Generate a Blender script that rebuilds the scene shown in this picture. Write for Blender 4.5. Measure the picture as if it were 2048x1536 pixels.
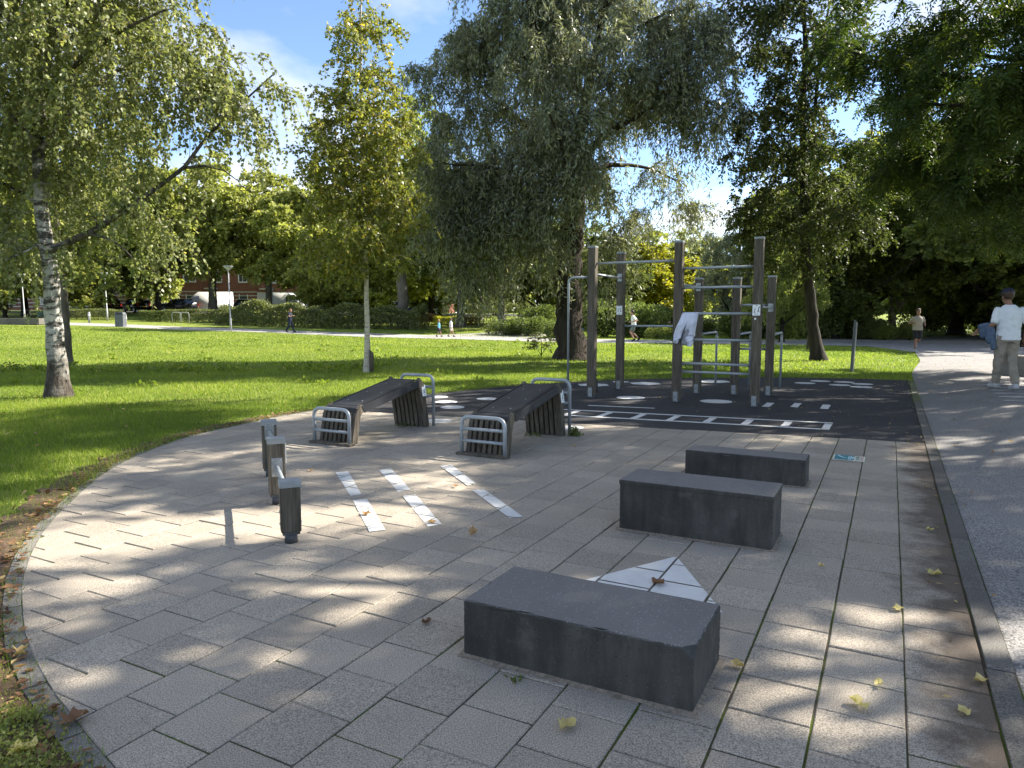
import bpy, bmesh, math, random
import numpy as np
from mathutils import Vector, Matrix

for _o in list(bpy.data.objects):
    bpy.data.objects.remove(_o, do_unlink=True)
R = math.radians
scene = bpy.context.scene
COL = scene.collection

# ------------------------------------------------------------------ camera, sky, sun, exposure
F_PX, PITCH, CAM_H, YAW = 1420.0, R(5.555), 1.52, R(27.97)
cam_data = bpy.data.cameras.new('camera')
cam = bpy.data.objects.new('camera', cam_data)
COL.objects.link(cam)
cam.location = (0, 0, CAM_H)
cam.rotation_euler = (R(90) - PITCH, 0, 0)
cam_data.sensor_width = 36.0
cam_data.sensor_fit = 'HORIZONTAL'
cam_data.lens = F_PX / 2048 * 36.0
cam_data.clip_start = 0.05
cam_data.clip_end = 3000
scene.camera = cam

SUN_EL, SUN_AZ = R(38.8), math.atan2(0.938, 0.346)      # azimuth measured from +Y towards +X
world = bpy.data.worlds.new('World')
scene.world = world
world.use_nodes = True
wt = world.node_tree
wt.nodes.clear()
w_out = wt.nodes.new('ShaderNodeOutputWorld')
w_bg = wt.nodes.new('ShaderNodeBackground')
sky = wt.nodes.new('ShaderNodeTexSky')
sky.sky_type = 'NISHITA'
sky.sun_disc = False
sky.sun_elevation = SUN_EL
sky.sun_rotation = SUN_AZ
sky.air_density = 0.7
sky.dust_density = 0.1
sky.ozone_density = 2.0
w_bg.inputs['Strength'].default_value = 0.074
# thin broken clouds over the whole sky
tc = wt.nodes.new('ShaderNodeTexCoord')
sep = wt.nodes.new('ShaderNodeSeparateXYZ')
wt.links.new(tc.outputs['Generated'], sep.inputs[0])
def wmath(op, a, b=None):
    n = wt.nodes.new('ShaderNodeMath'); n.operation = op
    for i, v in enumerate((a, b)):
        if v is None: continue
        if isinstance(v, (int, float)): n.inputs[i].default_value = v
        else: wt.links.new(v, n.inputs[i])
    return n.outputs[0]
zc = wmath('ADD', wmath('MAXIMUM', sep.outputs[2], 0.0), 0.22)
comb = wt.nodes.new('ShaderNodeCombineXYZ')
wt.links.new(wmath('DIVIDE', sep.outputs[0], zc), comb.inputs[0])
wt.links.new(wmath('DIVIDE', sep.outputs[1], zc), comb.inputs[1])
cn = wt.nodes.new('ShaderNodeTexNoise')
cn.inputs['Scale'].default_value = 0.9
cn.inputs['Detail'].default_value = 7
cn.inputs['Roughness'].default_value = 0.55
cmp_ = wt.nodes.new('ShaderNodeMapping'); cmp_.inputs['Location'].default_value = (10.3, 0.9, 0)
wt.links.new(comb.outputs[0], cmp_.inputs['Vector']); wt.links.new(cmp_.outputs[0], cn.inputs['Vector'])
cr = wt.nodes.new('ShaderNodeValToRGB')
cr.color_ramp.elements[0].position = 0.46; cr.color_ramp.elements[0].color = (0, 0, 0, 1)
cr.color_ramp.elements[1].position = 0.63; cr.color_ramp.elements[1].color = (1, 1, 1, 1)
wt.links.new(cn.outputs['Fac'], cr.inputs[0])
cmix = wt.nodes.new('ShaderNodeMixRGB')
cmix.inputs[2].default_value = (4.9, 4.75, 4.5, 1)
wt.links.new(wmath('MULTIPLY', cr.outputs[0], 0.85), cmix.inputs[0])
wt.links.new(sky.outputs[0], cmix.inputs[1])
wt.links.new(cmix.outputs[0], w_bg.inputs['Color'])
wt.links.new(w_bg.outputs[0], w_out.inputs['Surface'])

sun_d = bpy.data.lights.new('sun', 'SUN')
sun = bpy.data.objects.new('sun', sun_d)
COL.objects.link(sun)
sun_d.energy = 3.7
sun_d.angle = R(0.55)
sun_d.color = (1.0, 0.93, 0.82)
SUN_DIR = Vector((math.cos(SUN_EL) * math.sin(SUN_AZ), math.cos(SUN_EL) * math.cos(SUN_AZ), math.sin(SUN_EL)))
sun.rotation_euler = SUN_DIR.to_track_quat('Z', 'Y').to_euler()
sun.location = (30, 10, 40)

vs = scene.view_settings
vs.view_transform = 'Standard'
vs.look = 'None'
vs.exposure = 2.12
vs.gamma = 1.0
vs.use_curve_mapping = False
cy = scene.cycles
cy.max_bounces = 7
cy.diffuse_bounces = 3
cy.glossy_bounces = 2
cy.transmission_bounces = 4
cy.transparent_max_bounces = 6
cy.caustics_reflective = False
cy.caustics_refractive = False
cy.use_denoising = True
cy.denoiser = 'OPENIMAGEDENOISE'
cy.sample_clamp_indirect = 6.0
cy.use_adaptive_sampling = True
cy.adaptive_threshold = 0.015

# ------------------------------------------------------------------ coordinates
CY, SY = math.cos(YAW), math.sin(YAW)
def W(a, b, z=0.0):
    """court frame (a across the paving rows, b along them) to world"""
    return (CY * a + SY * b, -SY * a + CY * b, z)
def at(px, py, depth):
    """world point that stands at a given distance ahead, for a direction read off the photograph"""
    u = (px - 1024) / F_PX; v = -(py - 768) / F_PX
    c, s = math.cos(PITCH), math.sin(PITCH)
    d = (u, c + s * v, c * v - s)
    k = depth / d[1]
    return Vector((d[0] * k, depth, CAM_H + d[2] * k))
def atx(px, depth):
    return (px - 1024) / F_PX * depth * 1.0047
def sstep(e0, e1, x):
    t = np.clip((x - e0) / (e1 - e0), 0, 1)
    return t * t * (3 - 2 * t)
def terrain(x, y):
    x = np.asarray(x, float); y = np.asarray(y, float)
    far = np.maximum(0, y - 46)
    z = 0.034 * (np.sqrt(far * far + 9) - 3) * (1 - 0.55 * sstep(5, 30, x))
    z = np.minimum(z, 1.75)
    lf = np.maximum(0, -x - 4)
    z = z + 0.0115 * np.minimum(lf, 40) * sstep(20, 48, y)
    und = 0.05 * np.sin(x * 0.23 + 1.0) * np.sin(y * 0.31) + 0.03 * np.sin(x * 0.61 + y * 0.37)
    z = z + und * sstep(18.5, 26, y) * (1 - 0.6 * sstep(32, 38, y)) * (1 - sstep(6, 12, x))
    # shallow rise of the footpath crown on the right
    a = CY * x - SY * y; b = SY * x + CY * y
    z = z + 0.13 * sstep(0.6, 1.9, a) * sstep(4, 11, b) * (1 - sstep(19, 27, b))
    return z
def tz(x, y): return float(terrain(x, y))
def ground_at(px, depth):
    x = atx(px, depth); return Vector((x, depth, tz(x, depth)))

# ------------------------------------------------------------------ object helpers
def link(name, me, material=None, parent=None):
    ob = bpy.data.objects.new(name, me)
    COL.objects.link(ob)
    if material is not None and me is not None and len(me.materials) == 0:
        me.materials.append(material)
    if parent is not None:
        ob.parent = parent
    return ob
def tag(o, label=None, cat=None, group=None, kind=None):
    if label: o['label'] = label
    if cat: o['category'] = cat
    if group: o['group'] = group
    if kind: o['kind'] = kind
    return o
def empty(name, loc=(0, 0, 0), rz=0.0):
    o = bpy.data.objects.new(name, None)
    o.empty_display_size = 0.1
    COL.objects.link(o); o.location = loc; o.rotation_euler = (0, 0, rz)
    return o
def copy_tree(o, parent=None):
    c = o.copy(); COL.objects.link(c); c.parent = parent
    for ch in [q for q in bpy.data.objects if q.parent == o]:
        copy_tree(ch, c)
    return c
def np_mesh(name, verts, faces, smooth=False, attr=None):
    """verts (n,3) array, faces (m,k) array of equal length polygons"""
    verts = np.asarray(verts, np.float32); faces = np.asarray(faces, np.int32)
    me = bpy.data.meshes.new(name)
    k = faces.shape[1]
    me.vertices.add(len(verts)); me.vertices.foreach_set('co', verts.ravel())
    me.loops.add(faces.size); me.loops.foreach_set('vertex_index', faces.ravel())
    me.polygons.add(len(faces))
    me.polygons.foreach_set('loop_start', np.arange(0, faces.size, k, dtype=np.int32))
    if smooth: me.polygons.foreach_set('use_smooth', np.ones(len(faces), bool))
    if attr is not None:
        at_ = me.attributes.new('tint', 'FLOAT', 'POINT')
        at_.data.foreach_set('value', np.asarray(attr, np.float32))
    me.update(calc_edges=True)
    return me
class MB:
    """collects polygons for one mesh"""
    def __init__(self): self.v = []; self.f = []; self.sm = []
    def add(self, verts, faces, smooth=False):
        o = len(self.v); self.v += [tuple(p) for p in verts]
        for f in faces: self.f.append([i + o for i in f]); self.sm.append(smooth)
        return self
    def box(self, lo, hi, M=None, bev=0.0):
        x0, y0, z0 = lo; x1, y1, z1 = hi
        if bev <= 0:
            v = [(x0,y0,z0),(x1,y0,z0),(x1,y1,z0),(x0,y1,z0),(x0,y0,z1),(x1,y0,z1),(x1,y1,z1),(x0,y1,z1)]
            f = [(0,3,2,1),(4,5,6,7),(0,1,5,4),(1,2,6,5),(2,3,7,6),(3,0,4,7)]
            if M is not None: v = [tuple(M @ Vector(p)) for p in v]
            return self.add(v, f)
        bm = bmesh.new()
        bmesh.ops.create_cube(bm, size=1)
        for p in bm.verts:
            p.co = Vector(((x0+x1)/2 + p.co.x*(x1-x0), (y0+y1)/2 + p.co.y*(y1-y0), (z0+z1)/2 + p.co.z*(z1-z0)))
        bmesh.ops.bevel(bm, geom=list(bm.edges), offset=bev, segments=2, affect='EDGES', profile=0.6)
        self.bm(bm, M)
        return self
    def bm(self, bm, M=None, smooth=False):
        bm.verts.index_update()
        v = [tuple((M @ p.co) if M is not None else p.co) for p in bm.verts]
        f = [[q.index for q in p.verts] for p in bm.faces]
        bm.free()
        return self.add(v, f, smooth)
    def tube(self, pts, rad, sides=10, cap=True, smooth=True):
        pts = [Vector(p) for p in pts]
        n = len(pts)
        rads = rad if isinstance(rad, (list, tuple)) else [rad] * n
        t0 = (pts[1] - pts[0]).normalized()
        ref = Vector((0, 0, 1)) if abs(t0.z) < 0.9 else Vector((1, 0, 0))
        s = t0.cross(ref).normalized()
        v = []
        for i in range(n):
            t = (pts[min(i+1, n-1)] - pts[max(i-1, 0)]).normalized()
            s = (s - t * s.dot(t)).normalized()
            q = t.cross(s)
            for k in range(sides):
                a = 2 * math.pi * k / sides
                v.append(pts[i] + (s * math.cos(a) + q * math.sin(a)) * rads[i])
        f = []
        for i in range(n - 1):
            for k in range(sides):
                k2 = (k + 1) % sides
                f.append((i*sides+k, i*sides+k2, (i+1)*sides+k2, (i+1)*sides+k))
        self.add(v, f, smooth)
        if cap:
            o = len(self.v) - n * sides
            self.f.append([o + k for k in range(sides)][::-1]); self.sm.append(False)
            self.f.append([o + (n-1)*sides + k for k in range(sides)]); self.sm.append(False)
        return self
    def prism(self, poly, z0, z1):
        n = len(poly)
        v = [(p[0], p[1], z0) for p in poly] + [(p[0], p[1], z1) for p in poly]
        f = [list(range(n))[::-1], [n + i for i in range(n)]]
        f += [(i, (i+1) % n, n + (i+1) % n, n + i) for i in range(n)]
        return self.add(v, f)
    def lathe(self, prof, c=(0,0,0), sides=20, smooth=True):
        v = []; f = []
        for r, z in prof:
            for k in range(sides):
                a = 2*math.pi*k/sides
                v.append((c[0]+r*math.cos(a), c[1]+r*math.sin(a), c[2]+z))
        for i in range(len(prof)-1):
            for k in range(sides):
                k2 = (k+1) % sides
                f.append((i*sides+k, i*sides+k2, (i+1)*sides+k2, (i+1)*sides+k))
        self.add(v, f, smooth)
        o = len(self.v) - len(prof)*sides
        self.f.append([o+k for k in range(sides)][::-1]); self.sm.append(False)
        self.f.append([o+(len(prof)-1)*sides+k for k in range(sides)]); self.sm.append(False)
        return self
    def mesh(self, name):
        me = bpy.data.meshes.new(name)
        me.from_pydata(self.v, [], self.f)
        me.polygons.foreach_set('use_smooth', self.sm)
        me.update()
        return me
    def build(self, name, material=None, parent=None):
        return link(name, self.mesh(name), material, parent)
def round_path(pts, rad, n=6):
    """polyline with rounded corners"""
    pts = [Vector(p) for p in pts]; out = [pts[0]]
    for i in range(1, len(pts)-1):
        p, a, b = pts[i], pts[i-1], pts[i+1]
        da = (a-p).normalized(); db = (b-p).normalized()
        r = min(rad, (a-p).length*0.49, (b-p).length*0.49)
        p0 = p + da*r; p1 = p + db*r
        for k in range(n+1):
            t = k/n
            out.append(p0*(1-t)**2 + p*2*t*(1-t) + p1*t*t)
    out.append(pts[-1]); return out
def clip_poly(poly, clip):
    """Sutherland-Hodgman: poly clipped to a convex counter-clockwise polygon"""
    out = list(poly)
    n = len(clip)
    for i in range(n):
        ax, ay = clip[i]; bx, by = clip[(i+1) % n]
        inp = out; out = []
        if not inp: break
        def side(p): return (bx-ax)*(p[1]-ay) - (by-ay)*(p[0]-ax)
        for j in range(len(inp)):
            p, q = inp[j], inp[(j+1) % len(inp)]
            sp, sq = side(p), side(q)
            if sp >= 0: out.append(p)
            if (sp >= 0) != (sq >= 0):
                t = sp / (sp - sq)
                out.append((p[0]+(q[0]-p[0])*t, p[1]+(q[1]-p[1])*t))
    return out
def poly_area(p):
    return 0.5*sum(p[i][0]*p[(i+1) % len(p)][1]-p[(i+1) % len(p)][0]*p[i][1] for i in range(len(p)))
def in_poly(x, y, poly):
    x = np.asarray(x); y = np.asarray(y); c = np.zeros(x.shape, bool)
    n = len(poly)
    for i in range(n):
        x0, y0 = poly[i][:2]; x1, y1 = poly[(i+1) % n][:2]
        if y0 == y1: continue
        m = ((y0 > y) != (y1 > y)) & (x < (x1-x0)*(y-y0)/(y1-y0)+x0)
        c ^= m
    return c

# ------------------------------------------------------------------ materials
def new_mat(name):
    m = bpy.data.materials.new(name); m.use_nodes = True
    nt = m.node_tree; nt.nodes.clear()
    out = nt.nodes.new('ShaderNodeOutputMaterial')
    return m, nt, out
def nd(nt, typ, **kw):
    n = nt.nodes.new(typ)
    for k, v in kw.items():
        if k.startswith('_'): setattr(n, k[1:], v)
        else:
            key = k.replace('__', ' ')
            n.inputs[key].default_value = v
    return n
def noise_node(nt, vec, scale, detail=3, rough=0.55, stretch=None):
    if stretch is not None:
        mp = nt.nodes.new('ShaderNodeMapping'); mp.inputs['Scale'].default_value = stretch
        nt.links.new(vec, mp.inputs['Vector']); vec = mp.outputs[0]
    n = nt.nodes.new('ShaderNodeTexNoise')
    n.inputs['Scale'].default_value = scale; n.inputs['Detail'].default_value = detail; n.inputs['Roughness'].default_value = rough
    nt.links.new(vec, n.inputs['Vector'])
    return n.outputs['Fac']
def ramp(nt, fac, stops):
    r = nt.nodes.new('ShaderNodeValToRGB')
    els = r.color_ramp.elements
    while len(els) < len(stops): els.new(0.5)
    for e, (p, c) in zip(els, stops):
        e.position = p
        e.color = (c, c, c, 1) if isinstance(c, (int, float)) else (c[0], c[1], c[2], 1)
    nt.links.new(fac, r.inputs[0]); return r.outputs[0]
def mixc(nt, fac, a, b, mode='MIX'):
    m = nt.nodes.new('ShaderNodeMixRGB'); m.blend_type = mode
    for i, v in enumerate((fac, a, b)):
        if isinstance(v, (int, float)): m.inputs[i].default_value = v if i == 0 else (v, v, v, 1)
        elif isinstance(v, tuple): m.inputs[i].default_value = (v[0], v[1], v[2], 1)
        else: nt.links.new(v, m.inputs[i])
    return m.outputs[0]
def mathn(nt, op, a, b=None):
    n = nt.nodes.new('ShaderNodeMath'); n.operation = op
    for i, v in enumerate((a, b)):
        if v is None: continue
        if isinstance(v, (int, float)): n.inputs[i].default_value = v
        else: nt.links.new(v, n.inputs[i])
    return n.outputs[0]
def finish(nt, out, col, rough=0.7, metal=0.0, bump=None, bump_d=0.01, bump_s=0.5, spec=0.4):
    b = nt.nodes.new('ShaderNodeBsdfPrincipled')
    for key, v in (('Base Color', col), ('Roughness', rough), ('Metallic', metal)):
        if isinstance(v, (int, float)): b.inputs[key].default_value = v
        elif isinstance(v, tuple): b.inputs[key].default_value = (v[0], v[1], v[2], 1)
        else: nt.links.new(v, b.inputs[key])
    b.inputs['Specular IOR Level'].default_value = spec
    if bump is not None:
        bp = nt.nodes.new('ShaderNodeBump'); bp.inputs['Distance'].default_value = bump_d; bp.inputs['Strength'].default_value = bump_s
        nt.links.new(bump, bp.inputs['Height']); nt.links.new(bp.outputs[0], b.inputs['Normal'])
    nt.links.new(b.outputs[0], out.inputs['Surface'])
    return b
def simple(name, c1, c2=None, scale=6.0, rough=0.6, metal=0.0, bump=0.0, bscale=None, stretch=None, spec=0.4, coord='Object'):
    m, nt, out = new_mat(name)
    tcn = nt.nodes.new('ShaderNodeTexCoord')
    vec = tcn.outputs[coord]
    if c2 is None: c2 = tuple(min(1, c*1.25) for c in c1)
    n1 = noise_node(nt, vec, scale, 5, 0.6, stretch)
    col = mixc(nt, ramp(nt, n1, [(0.3, 0.0), (0.7, 1.0)]), c1, c2)
    bn = noise_node(nt, vec, bscale or scale*4, 3, 0.6, stretch) if bump > 0 else None
    finish(nt, out, col, rough, metal, bn, bump, 0.6, spec)
    return m
# ------------------------------------------------------------------ surface materials
def speckle_mat(name, dark, light, scale, warm=None, objrand=0.0, rough=0.85, stain=0.25, bump=0.0015, fleck=0.0, dirt=False):
    m, nt, out = new_mat(name)
    geo = nt.nodes.new('ShaderNodeNewGeometry'); pos = geo.outputs['Position']
    n = noise_node(nt, pos, scale, 2, 0.7)
    col = mixc(nt, ramp(nt, n, [(0.34, 0.0), (0.66, 1.0)]), dark, light)
    big = noise_node(nt, pos, 0.9, 5, 0.6)
    col = mixc(nt, 1.0, col, ramp(nt, big, [(0.25, 1.0 - stain), (0.75, 1.0 + stain*0.35)]), 'MULTIPLY')
    if fleck > 0:
        v = nt.nodes.new('ShaderNodeTexVoronoi'); v.inputs['Scale'].default_value = scale*0.33
        nt.links.new(pos, v.inputs['Vector'])
        col = mixc(nt, ramp(nt, v.outputs['Distance'], [(0.10, fleck), (0.22, 0.0)]), col, (0.55, 0.54, 0.5))
    if dirt:   # soil trodden over the rows next to the kerb
        sp_ = nt.nodes.new('ShaderNodeSeparateXYZ'); nt.links.new(pos, sp_.inputs[0])
        a_ = mathn(nt, 'SUBTRACT', mathn(nt, 'MULTIPLY', sp_.outputs[0], CY), mathn(nt, 'MULTIPLY', sp_.outputs[1], SY))
        dn = noise_node(nt, pos, 3.2, 6, 0.7)
        k_ = mathn(nt, 'ADD', mathn(nt, 'MULTIPLY', a_, 1.0), mathn(nt, 'MULTIPLY', mathn(nt, 'SUBTRACT', dn, 0.5), 0.9))
        dc = mixc(nt, n, (0.045, 0.034, 0.025), (0.17, 0.13, 0.095))
        col = mixc(nt, ramp(nt, mathn(nt, 'ADD', k_, 0.5), [(0.60, 0.0), (0.84, 0.92)]), col, dc)
    if objrand > 0:
        at_ = nt.nodes.new('ShaderNodeAttribute'); at_.attribute_name = 'tint'
        oi = nt.nodes.new('ShaderNodeObjectInfo')
        r = mathn(nt, 'FRACT', mathn(nt, 'ADD', oi.outputs['Random'], at_.outputs['Fac']))
        col = mixc(nt, 1.0, col, ramp(nt, r, [(0.0, 1.0-objrand), (1.0, 1.0+objrand*0.5)]), 'MULTIPLY')
    finish(nt, out, col, rough, 0.0, n, bump, 0.8, 0.3)
    return m
M = {}
M['tile'] = speckle_mat('concrete_tile', (0.154, 0.134, 0.106), (0.565, 0.493, 0.395), 190, objrand=0.13, stain=0.22, dirt=True)
M['edging'] = speckle_mat('edging_stone', (0.10, 0.094, 0.082), (0.32, 0.30, 0.26), 170, stain=0.35)
M['kerb'] = speckle_mat('kerb_concrete', (0.072, 0.067, 0.058), (0.225, 0.208, 0.185), 150, objrand=0.2, stain=0.4)
M['court'] = speckle_mat('black_asphalt', (0.019, 0.019, 0.020), (0.066, 0.064, 0.067), 120, stain=0.3, bump=0.003, rough=0.9)
M['path'] = speckle_mat('grey_asphalt', (0.07, 0.067, 0.063), (0.39, 0.372, 0.35), 105, stain=0.22, bump=0.003, rough=0.9)
M['street'] = speckle_mat('street_asphalt', (0.05, 0.05, 0.052), (0.12, 0.12, 0.12), 30)

def paint_mat(name, wear=0.25, base=(0.78, 0.78, 0.76), under=(0.3, 0.29, 0.27)):
    m, nt, out = new_mat(name)
    geo = nt.nodes.new('ShaderNodeNewGeometry'); pos = geo.outputs['Position']
    n1 = noise_node(nt, pos, 160, 2, 0.7); n2 = noise_node(nt, pos, 7, 5, 0.7)
    w = mathn(nt, 'ADD', mathn(nt, 'MULTIPLY', n1, 0.55), mathn(nt, 'MULTIPLY', n2, 0.45))
    col = mixc(nt, ramp(nt, w, [(0.5-wear*0.6, 1.0), (0.58-wear*0.45, 0.0)]), base, under)
    col = mixc(nt, 1.0, col, ramp(nt, n2, [(0.3, 0.86), (0.7, 1.03)]), 'MULTIPLY')
    finish(nt, out, col, 0.75, 0, n1, 0.001, 0.5, 0.3)
    return m
M['paint'] = paint_mat('white_road_paint', 0.42, base=(0.66, 0.655, 0.625))
M['paint_court'] = paint_mat('white_court_paint', 0.34, base=(0.64, 0.64, 0.62), under=(0.05, 0.05, 0.05))
M['paint_path'] = paint_mat('faded_path_paint', 0.5, base=(0.52, 0.52, 0.53), under=(0.2, 0.2, 0.21))

# joints: dark soil with moss
m, nt, out = new_mat('mossy_joint')
geo = nt.nodes.new('ShaderNodeNewGeometry'); pos = geo.outputs['Position']
n1 = noise_node(nt, pos, 2.2, 4, 0.6); n2 = noise_node(nt, pos, 60, 3, 0.7)
soil = mixc(nt, n2, (0.03, 0.027, 0.02), (0.12, 0.10, 0.078))
moss = mixc(nt, n2, (0.03, 0.045, 0.008), (0.11, 0.15, 0.025))
finish(nt, out, mixc(nt, ramp(nt, n1, [(0.44, 0.0), (0.58, 1.0)]), soil, moss), 0.95, 0, n2, 0.004, 1.0, 0.1)
M['joint'] = m

# lawn soil and turf colour under the blades
m, nt, out = new_mat('lawn_turf')
geo = nt.nodes.new('ShaderNodeNewGeometry'); pos = geo.outputs['Position']
n1 = noise_node(nt, pos, 0.5, 6, 0.7); n2 = noise_node(nt, pos, 9, 4, 0.7); n3 = noise_node(nt, pos, 55, 2, 0.7, (1.0, 0.45, 1.0))
g = mixc(nt, ramp(nt, n1, [(0.3, 0.0), (0.7, 1.0)]), (0.19, 0.25, 0.035), (0.31, 0.345, 0.06))
g = mixc(nt, ramp(nt, n2, [(0.35, 0.0), (0.72, 0.8)]), g, (0.12, 0.17, 0.028))
g = mixc(nt, 1.0, g, ramp(nt, n3, [(0.25, 0.6), (0.75, 1.25)]), 'MULTIPLY')
n4 = mathn(nt, 'ADD', mathn(nt, 'MULTIPLY', n2, 0.5), mathn(nt, 'MULTIPLY', n3, 0.5))
finish(nt, out, g, 0.8, 0, n4, 0.12, 1.0, 0.2)
M['turf'] = m
M['soil'] = simple('bare_soil', (0.05, 0.032, 0.018), (0.15, 0.095, 0.055), 22, 0.95, bump=0.01, bscale=90, coord='Object')

# ------------------------------------------------------------------ outlines (court frame)
EDGE = [(0.42, 0.80), (-1.1, 1.08), (-2.26, 1.36), (-3.25, 1.63), (-4.05, 2.01), (-4.60, 2.33), (-5.24, 2.79), (-6.07, 3.56), (-6.6, 4.1),
        (-7.05, 4.70), (-7.42, 5.38), (-7.69, 6.02), (-7.86, 7.14), (-7.96, 7.97), (-7.98, 8.49)]
def _chaikin(p, it=2):
    for _ in range(it):
        q = [p[0]]
        for (x0, y0), (x1, y1) in zip(p[:-1], p[1:]): q += [(x0*.75+x1*.25, y0*.75+y1*.25), (x0*.25+x1*.75, y0*.25+y1*.75)]
        p = q+[p[-1]]
    return p
EDGE = _chaikin(EDGE)
COURT_FAR = [(-8.0, 9.2), (-7.92, 9.9), (-7.70, 11.2), (-7.2, 12.9), (-6.35, 14.6), (-5.3, 16.0), (-3.98, 17.1), (-2.4, 18.1), (-0.8, 18.6), (0.42, 18.7)]
LINE_L, LINE_R = (-7.98, 8.49), (0.42, 9.56)
PAVE = [(0.42, 0.80), LINE_R] + [LINE_L] + EDGE[::-1][1:-1]
COURT = [LINE_R, (0.42, 18.7)] + COURT_FAR[::-1][1:] + [LINE_L]
PAVE_XY = [W(a, b)[:2] for a, b in PAVE]
COURT_XY = [W(a, b)[:2] for a, b in COURT]

# ------------------------------------------------------------------ ground sheet
def axis(lims):
    out = []
    for a, b, s in lims:
        out.append(np.arange(a, b, s))
    return np.concatenate(out)
gx = axis([(-900, -160, 60), (-160, -60, 8), (-60, -22, 2), (-22, 22, 0.8), (22, 60, 2), (60, 160, 8), (160, 901, 60)])
gy = axis([(-300, -40, 40), (-40, -4, 4), (-4, 52, 0.8), (52, 120, 2), (120, 240, 10), (240, 1500, 90)])
GX, GY = np.meshgrid(gx, gy, indexing='ij')
GZ = terrain(GX, GY)
ga, gb = CY*GX - SY*GY, SY*GX + CY*GY
GZ = GZ - 0.05 * sstep(0.55, 1.2, ga) * (1 - sstep(5.2, 6.2, ga)) * (1-sstep(27, 33, gb))
nx, ny = GX.shape
idx = np.arange(nx*ny).reshape(nx, ny)
quads = np.stack([idx[:-1, :-1], idx[1:, :-1], idx[1:, 1:], idx[:-1, 1:]], -1).reshape(-1, 4)
lawn = link('lawn', np_mesh('lawn', np.stack([GX, GY, GZ], -1).reshape(-1, 3), quads, smooth=True), M['turf'])
tag(lawn, kind='structure')

def sheet(name, polyxy, z, mat, parent=None):
    mb = MB(); mb.add([(p[0], p[1], z) for p in polyxy], [list(range(len(polyxy)))])
    return mb.build(name, mat, parent)
random.seed(7); np.random.seed(7)

# ------------------------------------------------------------------ pavement of square concrete tiles
pavement = sheet('pavement', PAVE_XY, 0.0165, M['joint'])
tag(pavement, kind='structure')
TW, TL, TILE_TOP = 0.302, 0.2902, 0.022
tile_polys = []
pave_ccw = PAVE if poly_area(PAVE) > 0 else PAVE[::-1]
border = clip_poly
for k in range(-26, 4):
    a0 = -0.491 + k*TW
    a1 = a0 + TW
    if k == 1: a1 = a0 + 0.309
    if k == 2: a0 += 0.007; a1 = 0.42
    if k >= 3: continue
    off = (0.166 if k % 2 == 0 else 0.003) + random.uniform(-0.025, 0.025)
    b = 0.2 + off - TL
    while b < 10:
        tile_polys.append((k, a0, a1, b, b+TL))
        b += TL
sun_tiles = []
for (k, a0, a1, b0, b1) in tile_polys:
    ga_ = 0.0065 if k in (-1, 0, 1) else 0.003
    gb_ = random.uniform(0.0035, 0.0065)
    p = [(a0+ga_, b0+gb_), (a1-0.003, b0+gb_), (a1-0.003, b1-gb_*0.6), (a0+ga_, b1-gb_*0.6)]
    q = clip_poly(p, pave_ccw)
    if len(q) >= 3 and abs(poly_area(q)) > 0.002:
        full = abs(abs(poly_area(q)) - abs(poly_area(p))) < 1e-6
        cx = sum(t[0] for t in q)/len(q); cb = sum(t[1] for t in q)/len(q)
        X, Y, _ = W(cx, cb)
        # how large it shows from the path
        sun_tiles.append((Y if (abs(X) < Y*0.8+0.4 and Y > 1.6) else 99+Y, k, full, p, q, cx, cb))
sun_tiles.sort(key=lambda t: t[0])
def tile_geo(poly, top, bev=0.004):
    """slab with a small chamfer, local to its centre (court frame turned into world axes)"""
    n = len(poly)
    cx = sum(p[0] for p in poly)/n; cb = sum(p[1] for p in poly)/n
    def shrink(d): 
        out = []
        for p in poly:
            dx, dy = p[0]-cx, p[1]-cb; L = math.hypot(dx, dy)
            out.append((cx+dx*(1-d/L), cb+dy*(1-d/L)))
        return out
    lo, hi = poly, shrink(bev*1.4)
    v = [W(p[0]-cx, p[1]-cb, -0.03) for p in lo] + [W(p[0]-cx, p[1]-cb, -bev) for p in lo] + [W(p[0]-cx, p[1]-cb, 0) for p in hi]
    f = [[2*n+i for i in range(n)]]
    for r in range(2):
        f += [(r*n+i, r*n+(i+1) % n, (r+1)*n+(i+1) % n, (r+1)*n+i) for i in range(n)]
    return v, f, cx, cb
shared = {}
far = MB(); far_t = []
for i, (key, k, full, p, q, cx, cb) in enumerate(sun_tiles):
    rz = random.uniform(-0.0022, 0.0022)
    if i < 300:
        if full:
            ck = (round(p[1][0]-p[0][0], 3), random.randint(0, 2))
            v, f, ccx, ccb = tile_geo(p, 0)
            if ck not in shared:
                mb = MB(); mb.add(v, f); shared[ck] = mb.mesh('tile'); shared[ck].materials.append(M['tile'])
            me = shared[ck]
        else:
            v, f, ccx, ccb = tile_geo(q, 0)
            mb = MB(); mb.add(v, f); me = mb.mesh('tile'); me.materials.append(M['tile'])
        ob = link('tile', me, None, pavement)
        X, Y, _ = W(ccx, ccb)
        ob.location = (X+random.uniform(-.0014, .0014), Y+random.uniform(-.0014, .0014), TILE_TOP + rz)
        ob.rotation_euler = (random.uniform(-0.006, 0.006), random.uniform(-0.006, 0.006), random.uniform(-0.004, 0.004))
    else:
        v, f, ccx, ccb = tile_geo(q, 0)
        X, Y, _ = W(ccx, ccb)
        far.add([(a+X, b+Y, c+TILE_TOP+rz) for a, b, c in v], f); far_t += [random.random()]*len(v)
me = far.mesh('tile_field'); at_ = me.attributes.new('tint', 'FLOAT', 'POINT'); at_.data.foreach_set('value', np.array(far_t, np.float32))
tag(link('tile_field', me, M['tile'], pavement), kind='stuff')

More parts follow.
